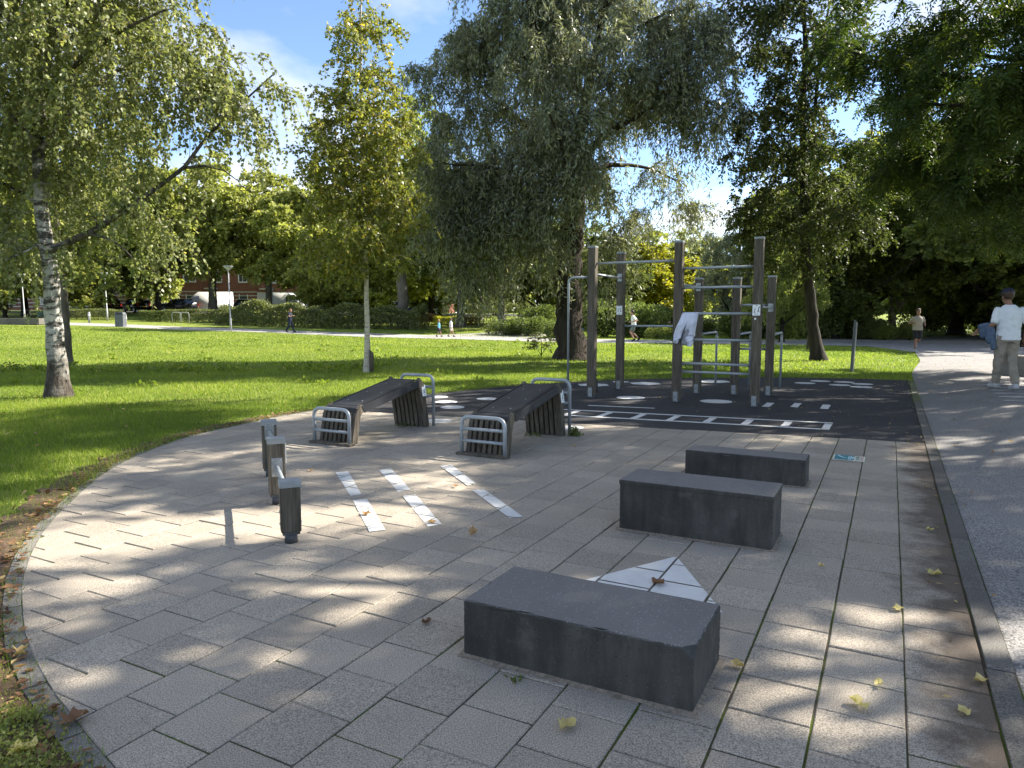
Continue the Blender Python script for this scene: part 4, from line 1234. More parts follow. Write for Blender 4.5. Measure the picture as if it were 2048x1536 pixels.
# -- young birch
D = 18.78; p = ground_at(735, D)
up_ = [at(733, 560, D), at(727, 400, D), at(724, 250, D), at(722, 120, D), at(722, 0, D), at(724, -50, D)]
limbs = [([p]+up_, 0.08, 0.015)]
rng_ = random.Random(5)
for i in range(22):
    t = i/21; y = 500-t*470; a_ = rng_.uniform(0, 6.28); L = (1.9-1.45*t)*rng_.uniform(.7, 1.1)
    s = at(731-t*9, y, D); e = s+V(math.cos(a_)*L, math.sin(a_)*L, L*rng_.uniform(.35, .75))
    limbs.append(([s, (s+e)/2+V(0, 0, L*.02), e], 0.028-.016*t, 0.006))
env = [(tuple(at(728, 455, D)), (1.75, 1.65, 1.3)), (tuple(at(724, 330, D)), (1.75, 1.65, 1.5)), (tuple(at(722, 220, D)), (1.35, 1.3, 1.4)), (tuple(at(722, 90, D)), (0.95, .95, 1.3)), (tuple(at(722, 0, D)), (0.65, .65, 0.9)),
       (tuple(at(690, 520, D)), (1.1, 1.1, .5), .8)]
grow_tree('young_birch_tree', 'young slender birch with pale straight trunk in the middle of the lawn', limbs, env, 430, None, M['bk_young'], M['lf_young'], 13, twigs=7, twig_len=(.3, .65), droop=.55,
          per_twig=14, leaf_L=(.065, .095), leaf_W=.8, tint_sp=.2, tint0=.48, up=.1)
# -- big willow
D = 24.0; p = ground_at(1145, D)
fork = at(1150, 330, D)
limbs = [([p, at(1140, 640, D), at(1138, 540, D), at(1145, 430, D), fork], 0.50, 0.36),
         ([fork, at(1120, 240, D), at(1085, 140, D-.5), at(1060, 20, D-1), at(1040, -120, D-1.2)], 0.26, 0.05),
         ([fork, at(1165, 230, D+.3), at(1190, 110, D+.6), at(1220, -20, D+.8), at(1240, -160, D+1)], 0.24, 0.05),
         ([at(1152, 340, D), at(1185, 290, D-.4), at(1230, 255, D-.8), at(1290, 225, D-1), at(1350, 175, D-1)], 0.17, 0.04),
         ([at(1142, 400, D), at(1095, 370, D-.8), at(1030, 345, D-1.3), at(960, 330, D-1.8), at(905, 330, D-2)], 0.13, 0.03),
         ([at(1145, 360, D), at(1090, 280, D+.8), at(1000, 210, D+1.6), at(930, 160, D+2)], 0.14, 0.03),
         ([at(1150, 350, D), at(1200, 330, D+1.0), at(1290, 330, D+2.0), at(1350, 360, D+2.4)], 0.13, 0.03),
         ([at(1150, 420, D), at(1140, 350, D-1.6), at(1120, 280, D-3.0), at(1100, 230, D-4)], 0.12, 0.03),
         ([at(1190, 110, D+.6), at(1270, 60, D), at(1340, 20, D-.5), at(1390, 10, D-.6)], 0.10, 0.025),
         ([at(1085, 140, D-.5), at(1000, 80, D), at(930, 60, D+.3)], 0.09, 0.02)]
CL = [(1000, 60, 0, 1.5), (1100, 10, -1, 1.6), (1200, -30, 1, 1.7), (1300, 30, 0, 1.5), (1395, 60, -.5, 1.2), (930, 100, .5, 1.2), (1060, 140, -1.5, 1.4), (1180, 100, -1.8, 1.5), (1295, 140, -1, 1.4), (1400, 150, -.8, 1.2), (1440, 215, -.5, .8),
      (890, 225, .8, 1.1), (985, 215, 1.4, 1.4), (1095, 245, -2.2, 1.2), (1360, 225, -1, 1.0), (850, 140, 0, .6), (900, 330, -1.5, 1.2), (985, 335, -1.0, 1.3), (1065, 350, -2.0, 1.2), (890, 430, -1.2, 1.1), (975, 450, -1.0, 1.3), (1060, 450, .8, 1.2),
      (925, 535, -.8, .9), (1010, 545, .5, .9), (1330, 345, 2.2, 1.0), (1385, 410, 2.2, .6), (1285, 430, 1.4, 1.1), (1230, 490, 1.4, .9), (1195, 565, 1.0, .7), (1130, -150, 0, 2.0), (1260, -150, .5, 1.8), (1010, -110, 0, 1.7), (1110, 120, 2.4, 1.6), (1250, 200, 2.4, 1.4), (1180, 330, 2.2, 1.0), (1130, 330, -2.4, 1.0), (1090, 420, -2.2, 1.1), (1150, 230, -2.4, 1.1), (1120, 480, -1.6, .8), (1000, 400, -1.8, 1.2), (940, 400, .6, 1.2), (1040, 270, .4, 1.3), (1215, 400, -.6, .7)]
env = [(tuple(at(x, y, D+dz)), (r, r, r*.8), 1.0/r**.8) for x, y, dz, r in CL]
grow_tree('willow_tree', 'huge silvery green willow with thick dark trunk behind the gym frame', limbs, env, 960, None, M['bk_willow'], M['lf_willow'], 14, twigs=9, twig_len=(0.7, 1.5), droop=0.95,
          per_twig=24, leaf_L=(.13, .20), leaf_W=.26, tint_sp=.17, twig_r=.006, sides=14, minz=2.2)
# -- dark slender tree on the right, leaning, forked high up
D = 23.5; p = ground_at(1635, D)
limbs = [([p, at(1622, 620, D), at(1612, 520, D), at(1607, 420, D), at(1606, 320, D), at(1606, 200, D), at(1612, 80, D), at(1600, -60, D), at(1590, -200, D)], 0.205, 0.03),
         ([at(1608, 440, D), at(1624, 330, D+.2), at(1628, 230, D+.2), at(1640, 120, D+.3), at(1660, 0, D+.4), at(1680, -120, D+.5)], 0.10, 0.02)]
rng_ = random.Random(9)
for i in range(26):
    t = i/25; y = 470-t*560; a_ = rng_.uniform(0, 6.28); L = rng_.uniform(1.3, 2.6)*(1-.35*t)
    s = at(1608, y, D); e = s+V(math.cos(a_)*L*1.1, math.sin(a_)*L*.8, L*rng_.uniform(.1, .6))
    limbs.append(([s, (s+e)/2+V(0, 0, L*.12), e], 0.04-.02*t, 0.007))
env = [(tuple(at(1590, 60, D)), (2.4, 2.2, 3.0), .8), ((9.8, 23.6, 14.2), (2.4, 2.4, 2.0), .7), (tuple(at(1560, 300, D)), (1.9, 1.9, 2.2), .9), (tuple(at(1590, 470, D)), (2.2, 2.0, 1.4), 1.0), (tuple(at(1500, 430, D)), (0.9, 1.2, 1.2), .8), (tuple(at(1700, 420, D)), (1.4, 1.6, 1.6), .8)]
grow_tree('alder_tree', 'tall slender dark tree with leaning trunk on the lawn at right', limbs, env, 520, None, M['bk_dark'], M['lf_alder'], 15, twigs=9, twig_len=(.4, .8), droop=.55, per_twig=15, leaf_L=(.08, .115), leaf_W=.7, twig_r=.005)
# -- spreading trees with pinnate leaves over the footpath; trunks stand right of the frame
def spread_tree(name, label, base, env, K, seed, n_limbs, per=4, compound=(6, 0.40), LL=(.09, .13), lw=.36):
    base = Vector(base); rr = random.Random(seed)
    fork = base+V(-.4, .2, 3.4)
    limbs = [([base, base+V(.05, 0, 1.5), fork], 0.42, 0.30)]
    for e in env:
        c = Vector(e[0])
        for _ in range(n_limbs):
            tgt = c+V(rr.uniform(-.7, .7)*e[1][0], rr.uniform(-.7, .7)*e[1][1], rr.uniform(-.5, .3)*e[1][2])
            mid = fork*.5+tgt*.5+V(0, 0, .9+rr.uniform(-.3, .3))
            limbs.append(([fork-V(0, 0, rr.uniform(0, .6)), fork*.8+tgt*.2+V(0, 0, .7), mid, tgt], 0.14, 0.03))
    return grow_tree(name, label, limbs, env, K, None, M['bk_dark'], M['lf_walnut'], seed, twigs=13, twig_len=(.35, .75), droop=.5, per_twig=per, leaf_L=LL, leaf_W=lw, twig_r=.006,
                     compound=compound, tint_sp=.2, tint0=.42)
spread_tree('pinnate_tree', 'wide tree with long pinnate leaves overhanging the footpath at upper right', (15.2, 14.5, tz(15.2, 14.5)),
            [((10.4, 15.6, 6.2), (2.4, 3.0, 1.5), 1.0), ((9.6, 11.5, 9.0), (3.8, 4.2, 1.6), .5), ((13.2, 17.5, 4.9), (2.8, 2.6, 1.4), 1.2), ((9.4, 17.6, 8.4), (2.6, 2.2, 1.8), .9), ((11.4, 20.5, 6.6), (2.6, 2.2, 1.9), .9), ((15.0, 20.0, 6.4), (3.0, 2.6, 1.9), .9), ((13, 15, 9.5), (3.5, 4, 1.8), .5), ((12.2, 9.8, 9.0), (2.8, 2.8, 1.2), 1.3), ((17.0, 14, 8.6), (3.4, 4.2, 1.5), .5), ((8, 14, 12), (3.4, 3.4, 1.4), .6), ((5.6, 12, 10.6), (2.2, 2.4, 1.0), .7)], 520, 21, 2)
spread_tree('pinnate_tree', 'second pinnate-leaved tree over the paving, its crown beyond the top right corner', (13.0, 5.2, 0.0),
            [((8.8, 5.4, 8.2), (4.0, 3.2, 1.3), .9), ((12, 5, 8.5), (3.6, 3.6, 1.6), .6), ((6.0, 8.8, 8.6), (2.4, 1.8, 1.0), .55)], 150, 22, 2, 9, None, (.18, .30), .42)
spread_tree('pinnate_tree', 'third pinnate-leaved tree standing right of the footpath, out of view', (18.5, 8.0, tz(18.5, 8.0)),
            [((14.5, 7.6, 8.6), (3.6, 3.8, 1.4), .9), ((18.5, 10, 8.6), (4.0, 4.2, 1.6), .8), ((16.5, 3.5, 8.4), (3.6, 3.0, 1.4), .7)], 150, 23, 2, 9, None, (.18, .30), .42)
# ------------------------------------------------------------------ background trees from a few grown patterns
def bg_proto(seed, H, Rr, leaf_m, bark_m, K=60, leafL=(.26, .40), trunk_r=.28, zfrac=.62, n_limb=7, per=12, drp=.35, twigs=10, leafW=.75, clear=0.24):
    rr = random.Random(seed); o = V(0, 0, 0)
    fork = V(rr.uniform(-.2, .2), 0, H*clear)
    limbs = [([o, V(.05, 0, H*.12), fork, V(rr.uniform(-.4, .4), rr.uniform(-.4, .4), H*.55), V(0, 0, H*.88)], trunk_r, .05)]
    for i in range(n_limb):
        a_ = i*2.4+rr.uniform(-.4, .4); L = Rr*rr.uniform(.6, .85)
        s = V(fork.x, fork.y, fork.z*rr.uniform(.92, 1.1)+i*H*.03); e = V(math.cos(a_)*L, math.sin(a_)*L, s.z+L*rr.uniform(.5, 1.0))
        limbs.append(([s, s*.55+e*.45+V(0, 0, -.1), e], trunk_r*.45, .04))
    env = []
    for i in range(9):
        a_ = i*2.4; q = rr.uniform(.35, .62)*Rr
        zc = H*(clear+.08+(1-clear-.16)*(i+.5)/9); sh = math.sin(math.pi*min(.97, max(.12, (zc/H-clear+.14)/(1-clear+.1))))
        env.append(((math.cos(a_)*q*sh, math.sin(a_)*q*sh, zc), (Rr*.62*sh, Rr*.62*sh, H*.13)))
    t = grow_tree('bg_tree', 'x', limbs, env, K, None, bark_m, leaf_m, seed, twigs=twigs, twig_len=(.5, 1.3), droop=drp, per_twig=per, leaf_L=leafL, leaf_W=leafW, twig_r=.015, sides=8, tint_sp=.2, show_twigs=False, origin=(0, 0, 0))
    return t
M['lf_street'] = leaf_mat('street_tree_leaves', [(0.0, (0.105, 0.12, 0.032)), (0.5, (0.195, 0.21, 0.06)), (1.0, (0.31, 0.295, 0.09))], 0.42)
PROTO = [bg_proto(31, 15, 6.0, M['lf_street'], M['bk_dark'], K=320, clear=.12), bg_proto(32, 15, 5.6, M['lf_street'], M['bk_dark'], K=320, clear=.10), bg_proto(33, 15, 5.6, M['lf_bgdark'], M['bk_grey'], K=260, trunk_r=.4, leafL=(.2, .3), per=15),
         bg_proto(34, 15, 5.0, M['lf_bgdark'], M['bk_dark'], K=270, clear=.1, drp=.6, leafL=(.15, .24), per=20), bg_proto(35, 15, 4.4, M['lf_willow'], M['bk_dark'], K=220, drp=1.0, leafW=.3, leafL=(.2, .32), clear=.08, per=20)]
used = [False]*len(PROTO)
def bg_tree(k, name, px, depth, H, label, group=None, wide=1.0, leaf=None, rz=None):
    global used
    if not used[k] and leaf is None: o = PROTO[k]; used[k] = True
    else: o = copy_tree(PROTO[k])
    o.name = name
    g_ = ground_at(px, depth); s = H/15
    o.location = (g_.x, g_.y, g_.z-.05); o.scale = (s*wide, s*wide, s); o.rotation_euler = (0, 0, rz if rz is not None else random.uniform(0, 6.28))
    o['label'] = label; o['category'] = 'tree'
    if 'group' in o: del o['group']
    if group: o['group'] = group
    if leaf is not None:
        for ch in [q for q in bpy.data.objects if q.parent == o and q.name.startswith('crown')]:
            ch.data = ch.data.copy(); ch.data.materials.clear(); ch.data.materials.append(leaf)
    return o
GS = 'street trees on the far side of the lawn'
bg_tree(2, 'street_tree', 432, 84, 19, 'round-crowned street tree directly behind the near lamp post', GS, 1.1, leaf=M['lf_street'])
bg_tree(2, 'street_tree', 543, 85, 18.5, 'round-crowned street tree behind the woman in navy, right of the lamp post', GS, 1.1, leaf=M['lf_street'])
bg_tree(0, 'street_tree', 325, 83, 19.5, 'street tree above the parked dark cars, left of the white van', GS, 1.05)
bg_tree(1, 'street_tree', 215, 80, 19, 'street tree behind the grey litter bin', GS, 1.1)
bg_tree(0, 'street_tree', 60, 76, 18, 'leftmost street tree, left of the old birch trunk', GS, 1.1)
bg_tree(1, 'street_tree', -60, 70, 17, 'street tree at the left edge of the picture', GS, 1.1)
bg_tree(0, 'street_tree', 645, 80, 17, 'bushy street tree left of the young birch trunk', GS, 1.1)
bg_tree(1, 'street_tree', 720, 88, 16, 'street tree behind the young birch trunk', GS, 1.0)
bg_tree(0, 'street_tree', 865, 74, 19, 'tall pale green tree between the young birch and the willow', GS, 1.0)
bg_tree(1, 'street_tree', 990, 92, 15, 'pale street tree far behind the two children', GS, 1.1)
bg_tree(1, 'street_tree', 270, 96, 19, 'street tree close to the houses above the litter bin', GS, 1.15)
bg_tree(1, 'street_tree', 130, 92, 18, 'street tree close to the houses right of the old birch trunk', GS, 1.15)
GU = 'small light green trees in front of the street'
bg_tree(1, 'small_tree', 20, 72, 8.5, 'small light tree at the left edge, behind the concrete bench', GU, 1.3)
bg_tree(0, 'small_tree', 170, 74, 8.0, 'small light tree behind the low clipped hedge', GU, 1.3)
bg_tree(1, 'small_tree', 655, 70, 8.0, 'small light tree over the shaggy hedge, left of the young birch trunk', GU, 1.3)
bg_tree(0, 'small_tree', 705, 72, 8.5, 'small light tree directly behind the young birch trunk', GU, 1.3)
bg_tree(1, 'small_tree', 765, 70, 9.0, 'small light tree between young birch and thick forked trunk', GU, 1.3)
bg_tree(0, 'small_tree', 880, 82, 9.5, 'small light tree right of the thick forked trunk', GU, 1.3)
bg_tree(1, 'small_tree', 960, 86, 9.0, 'small light tree far behind the two children', GU, 1.3)
# tall trunks across the path
D = 60; p = ground_at(808, D)
limbs = [([p, at(806, 600, D), at(803, 560, D), at(800, 535, D)], .50, .42), ([at(800, 535, D), at(788, 500, D), at(783, 460, D), at(770, 400, D), at(760, 320, D)], .30, .08),
         ([at(800, 537, D), at(815, 520, D), at(832, 490, D), at(850, 440, D), at(860, 380, D)], .2, .06)]
env = [(tuple(at(790, 330, D)), (4.2, 4, 3.4)), (tuple(at(840, 420, D)), (3.4, 3.4, 2.4)), (tuple(at(760, 420, D)), (3.0, 3, 2.4)), (tuple(at(830, 250, D)), (3.2, 3.2, 3.2))]
grow_tree('plane_tree', 'thick grey forked trunk standing across the path, right of the young birch', limbs, env, 150, None, M['bk_grey'], M['lf_bg'], 41, twigs=10, twig_len=(.5, 1.3), droop=.4, per_twig=11, leaf_L=(.2, .3), show_twigs=False, sides=12)
bg_tree(2, 'park_tree', 922, 62, 15, 'dark crowned tree with straight grey trunk right behind the two children', 'dark trees across the path', 1.05, rz=.4)
bg_tree(2, 'park_tree', 1003, 58, 14, 'dark tree with brown trunk above the low shrubs left of the willow', 'dark trees across the path', 1.0, rz=2.2)
bg_tree(3, 'park_tree', 1075, 66, 13, 'dark bushy tree directly left of the willow trunk', 'dark trees across the path', 1.1)
bg_tree(2, 'park_tree', 960, 78, 15, 'farther dark tree between the two grey trunks across the path', 'dark trees across the path', 1.0)
bg_tree(3, 'park_tree', 1180, 72, 11, 'dark bushy tree right of the willow trunk', 'dark trees across the path', 1.3)
GR = 'trees and tall bushes behind the gym frame'
bg_tree(0, 'yellowing_tree', 1290, 66, 8.8, 'yellowing bush-like tree seen through the left bay of the gym frame', GR, 1.5, leaf=M['lf_yellow'])
bg_tree(3, 'bushy_tree', 1225, 60, 8.5, 'dark bushy tree seen between the two left frame posts', GR, 1.3)
bg_tree(1, 'bushy_tree', 1380, 74, 10.5, 'light green tree under the gap of sky right of the willow', GR, 1.2)
bg_tree(4, 'weeping_tree', 1470, 56, 11.0, 'silvery weeping tree behind the right half of the gym frame', GR, 1.2)
bg_tree(4, 'weeping_tree', 1560, 40, 7.2, 'weeping light green tree left of the slender dark trunk', GR, 1.1, leaf=M['lf_bg'])
bg_tree(3, 'bushy_tree', 1660, 46, 13.5, 'bushy tree right behind the slender dark trunk', GR, 1.4)
bg_tree(1, 'bushy_tree', 1725, 52, 15.5, 'lighter bushy tree behind the slim dark grey pole', GR, 1.3)
bg_tree(0, 'bushy_tree', 1610, 58, 14, 'light green tree farther back between the slender trunk and the weeping tree', GR, 1.1)
GD = 'shaded trees at the bend of the footpath'
bg_tree(3, 'shade_tree', 1905, 52, 16.5, 'dark tree above the bend of the footpath, right of the runner', GD, 1.6)
bg_tree(3, 'shade_tree', 1985, 44, 14.5, 'dark tree right above the man in the white T-shirt', GD, 1.6)
bg_tree(2, 'shade_tree', 2075, 38, 14.0, 'dark tree at the right edge behind the walking man', GD, 1.5)
bg_tree(3, 'shade_tree', 1845, 66, 19.0, 'farthest dark tree straight above the runner', GD, 1.5)
bg_tree(3, 'shade_tree', 2150, 46, 12.0, 'shaded tree beyond the right edge of the picture', GD, 1.5)
# many-stemmed tree by the bend
D = 46; p = ground_at(1783, D)
limbs = [([p, at(1783, 640, D), at(1784, 622, D)], .26, .22), ([at(1784, 628, D), at(1782, 600, D), at(1785, 560, D), at(1784, 520, D), at(1790, 470, D)], .15, .06),
         ([at(1784, 628, D), at(1797, 608, D), at(1793, 585, D), at(1800, 545, D)], .12, .05), ([at(1786, 630, D), at(1802, 612, D), at(1813, 592, D), at(1812, 572, D), at(1800, 550, D), at(1812, 510, D)], .15, .05)]
env = [(tuple(at(1790, 490, D)), (3.2, 2.6, 1.8)), (tuple(at(1840, 530, D-1)), (2.6, 2.0, 1.1)), (tuple(at(1750, 540, D)), (2.0, 1.8, 1.2)), (tuple(at(1890, 545, D-2)), (1.6, 1.4, .8))]
grow_tree('twisted_tree', 'many-stemmed tree with twisted pale trunks where the footpath bends', limbs, env, 110, None, M['bk_grey'], M['lf_bg'], 43, twigs=9, twig_len=(.4, 1.0), droop=.5, per_twig=11, leaf_L=(.14, .24), leaf_W=.45, show_twigs=False)

# ------------------------------------------------------------------ shrubs and hedges
def shrub_mesh(seed, leafL, nl, n_lobe=7):
    rng = np.random.default_rng(seed)
    lob = [((rng.uniform(-.55, .55), rng.uniform(-.5, .5), rng.uniform(.25, .68)), (rng.uniform(.3, .5), rng.uniform(.3, .5), rng.uniform(.25, .4))) for _ in range(n_lobe)]
    P = env_points(lob, nl, rng, 3.2); P = P[P[:, 2] > 0.0]
    n = len(P); c = np.array([0, 0, .3])
    d = nrm(P-c+rng.normal(size=(n, 3))*.5+np.array([0, 0, .2])); L = rng.uniform(leafL[0], leafL[1], n)
    return leaves_mesh('foliage', P, d, L, L*.6, .45+rng.normal(size=n)*.22, rng), lob
SH = [shrub_mesh(51, (.05, .09), 5200), shrub_mesh(52, (.05, .09), 5200), shrub_mesh(53, (.06, .11), 4200)]
def stem_mesh(seed):
    rr = random.Random(seed); mb = MB()
    for i in range(7):
        a_ = i*.9; mb.tube([(rr.uniform(-.1, .1), rr.uniform(-.1, .1), -.02), (math.cos(a_)*.18, math.sin(a_)*.18, .3), (math.cos(a_)*.38, math.sin(a_)*.38, .62)], [.018, .012, .006], 5)
    return mb.mesh('stem')
SST = stem_mesh(1); SST.materials.append(M['bk_dark'])
shm = {}
def shrub(px, depth, w, h, label, leaf='lf_shrub', group=None, name='shrub', k=None, dx=1.0):
    k = random.randrange(3) if k is None else k
    root = empty(name); g_ = ground_at(px, depth)
    if (k, leaf) not in shm:
        me = SH[k][0].copy(); me.materials.clear(); me.materials.append(M[leaf]); shm[(k, leaf)] = me
    link('foliage', shm[(k, leaf)], None, root); tag(link('stem', SST, None, root), kind='stuff')
    root.location = (g_.x, g_.y, g_.z-.03); root.scale = (w, w*dx, h); root.rotation_euler = (0, 0, random.uniform(0, 6.28) if dx == 1.0 else 0)
    return tag(root, label, 'shrub', group)
GP = 'low shrubs along the far edge of the path'
shrub(1010, 51, 1.9, 1.5, 'low dark shrub at the path junction, left of the willow', group=GP); shrub(1055, 50, 1.9, 1.7, 'taller dark shrub just left of the willow trunk', group=GP)
shrub(1100, 47, 1.6, 1.3, 'dark shrub touching the left side of the willow trunk', group=GP); shrub(1075, 54, 2.5, 2.6, 'tall dark shrub under the trees left of the willow', group=GP)
shrub(1210, 48, 2.2, 2.6, 'dark evergreen shrub between willow trunk and second frame post', group=GP); shrub(1270, 48.5, 2.3, 2.7, 'dark evergreen shrub right behind the jogger in white', group=GP)
shrub(1318, 45, 1.2, 1.1, 'yellow-green shrub with arching twigs left of the sweatshirt', 'lf_bg', GP); shrub(1340, 50, 2.2, 2.3, 'dark shrub behind the hidden person in black', group=GP)
shrub(1420, 52, 2.0, 1.3, 'low shrub seen through the middle of the gym frame', group=GP); shrub(1475, 47, 2.2, 1.9, 'dark shrub behind the rungs of the gym frame', group=GP)
shrub(1530, 47, 2.2, 2.2, 'shrub behind the rightmost frame post', group=GP); shrub(1580, 47, 2.3, 2.4, 'shrub left of the slender dark trunk', 'lf_bg', GP)
shrub(1640, 46, 2.4, 2.6, 'shrub right behind the slender dark trunk base', group=GP); shrub(1690, 47, 2.2, 2.4, 'shrub behind the slim dark grey pole', 'lf_bg', GP)
shrub(1735, 45, 1.9, 1.6, 'sunlit low shrub left of the twisted tree', 'lf_hedge', GP); shrub(1762, 44, 1.3, 1.1, 'small sunlit shrub at the foot of the twisted tree', 'lf_bg', GP)
shrub(1815, 43.5, 1.2, 1.3, 'sunlit yellow-green weeds left of the runner', 'lf_bg', GP)
GB = 'dark bushes at the bend of the footpath'
for i, (px, d, w, h) in enumerate(((1860, 60, 3.2, 4.5), (1905, 58, 3.4, 4.8), (1950, 55, 3.4, 4.6), (1995, 51, 3.2, 4.5), (2040, 47, 3.2, 4.4), (2090, 43, 3.0, 4.2))):
    shrub(px, d, w, h, ['dark bush behind the bend, right of the runner', 'second dark bush right of the runner, behind the grass patch', 'dark bush above the bright grass patch at the bend',
          'dark bush left of the walking man, level with his shoulders', 'dark bush directly behind the walking man', 'dark bush at the right edge of the picture'][i], group=GB)
p = ground_at(1082, 26.0)
grow_tree('sapling_shrub', 'small sparse shrub on the lawn left of the willow trunk', [([p, p+V(.02, 0, .35), p+V(0, 0, .7)], .018, .006), ([p, p+V(-.2, 0, .4), p+V(-.42, 0, .75)], .015, .005), ([p, p+V(.2, .1, .35), p+V(.5, .1, .8)], .015, .005)],
          [(tuple(p+V(0, 0, .55)), (.62, .5, .42))], 26, None, M['bk_dark'], M['lf_alder'], 57, cat='shrub', twigs=4, twig_len=(.12, .3), droop=.2, per_twig=7, leaf_L=(.06, .10), leaf_W=.6, twig_r=.004, sides=5)
# clipped and shaggy hedges beyond the path
def hedge(name, x0, d0, x1, d1, h, th, nl, leaf, label, shaggy=.1, seed=0, leafL=(.09, .15)):
    rng = np.random.default_rng(seed)
    a_ = ground_at(x0, d0); b_ = ground_at(x1, d1); L = (b_-a_).length; ux = np.array((b_-a_).normalized())
    nrm_ = np.array([-ux[1], ux[0], 0])
    s = rng.random(nl); t = rng.uniform(-1, 1, nl); z = rng.random(nl)
    face = rng.random(nl)
    t = np.where(face < .55, np.sign(t)*(1-.25*rng.random(nl)**2), t); z = np.where(face >= .55, 1-.15*rng.random(nl)**2, z)
    prof = 1-.35*shaggy*3*np.abs(np.sin(s*L*.55+1))-.12*shaggy*5*np.sin(s*L*1.7)
    x = np.array(a_)[None, :]+ux[None, :]*(s*L)[:, None]+nrm_[None, :]*(t*th/2*np.where(shaggy > .15, np.sqrt(np.maximum(0.05, 1-(z*.9)**2)), 1))[:, None]
    zz = terrain(x[:, 0], x[:, 1])
    x[:, 2] = zz+z*h*prof*(1+.06*rng.normal(size=nl)*shaggy*3)
    d = rng.normal(size=(nl, 3))+nrm_[None, :]*t[:, None]*.6+np.array([0, 0, .5 if shaggy < .2 else .9])
    LL = rng.uniform(leafL[0], leafL[1], nl)
    o = empty(name, tuple(a_)); tag(o, label, 'hedge')
    link('foliage', leaves_mesh('foliage', x-np.array(a_), d, LL, LL*.5, .45+rng.normal(size=nl)*.22, rng), M[leaf], o)
    mb = MB()
    for i in range(max(3, int(L/1.2))):
        q = Vector(ux)*(i+.5)*1.2; gz = tz(a_.x+q.x, a_.y+q.y)-a_.z
        mb.tube([(q.x, q.y, gz-.1), (q.x+.1, q.y, gz+h*.6)], [.04, .02], 5)
    tag(mb.build('stem', M['bk_dark'], o), kind='stuff')
    return o
hedge('clipped_hedge', 345, 66, 470, 64.5, 1.15, 1.2, 7000, 'lf_hedge', 'pale clipped hedge behind the bicycle stands, left of the lamp post', .05, 61)
hedge('clipped_hedge', 150, 69, 245, 68, 1.0, 1.2, 5000, 'lf_hedge', 'low clipped hedge left of the litter bin', .06, 62)
hedge('dark_hedge', 292, 66.5, 345, 66, 1.0, 1.0, 3500, 'lf_shrub', 'short dark hedge right of the litter bin', .05, 63)
hedge('shaggy_hedge', 455, 62, 640, 60, 2.0, 3.0, 11000, 'lf_hedge', 'broad shaggy hedge behind the woman in navy', .22, 64, (.14, .26))
hedge('shaggy_hedge', 630, 59, 850, 57.5, 1.85, 3.0, 12000, 'lf_hedge', 'broad shaggy hedge behind the young birch trunk', .22, 65, (.14, .26))
hedge('far_hedge', 860, 76, 1180, 74, 2.1, 2.4, 10000, 'lf_hedge', 'long far hedge behind the two children and the grey trunks', .15, 66, (.12, .2))
hedge('low_planting', 868, 66, 922, 66, .85, 1.6, 4000, 'lf_yellow', 'bright yellow-green low planting left of the straight grey trunk', .12, 67)
hedge('low_planting', 925, 66, 962, 66, .8, 1.5, 3000, 'lf_red', 'reddish low planting right of the straight grey trunk', .12, 68)
hedge('low_planting', 820, 62, 866, 63, 1.2, 1.8, 3500, 'lf_red', 'dark reddish planting beside the thick forked trunk', .15, 69)
# far wood closing the view behind the houses and trees: reads as one mass
rng = np.random.default_rng(71)
nf = 42000
xf = rng.uniform(-190, 150, nf); yf = 165+rng.uniform(0, 18, nf)
top = 14+2.5*np.sin(xf*.06)+2*np.sin(xf*.17+2)+1.2*np.sin(xf*.43)
zf = 1.7+rng.random(nf)**1.1*top
LL = rng.uniform(1.1, 2.0, nf)
fw = link('far_wood', leaves_mesh('far_wood', np.stack([xf, yf, zf], 1), rng.normal(size=(nf, 3)), LL, LL*.8, .4+rng.normal(size=nf)*.2, rng), M['lf_bg'])
tag(fw, 'far green wood closing the view behind the park', 'wood', kind='stuff')
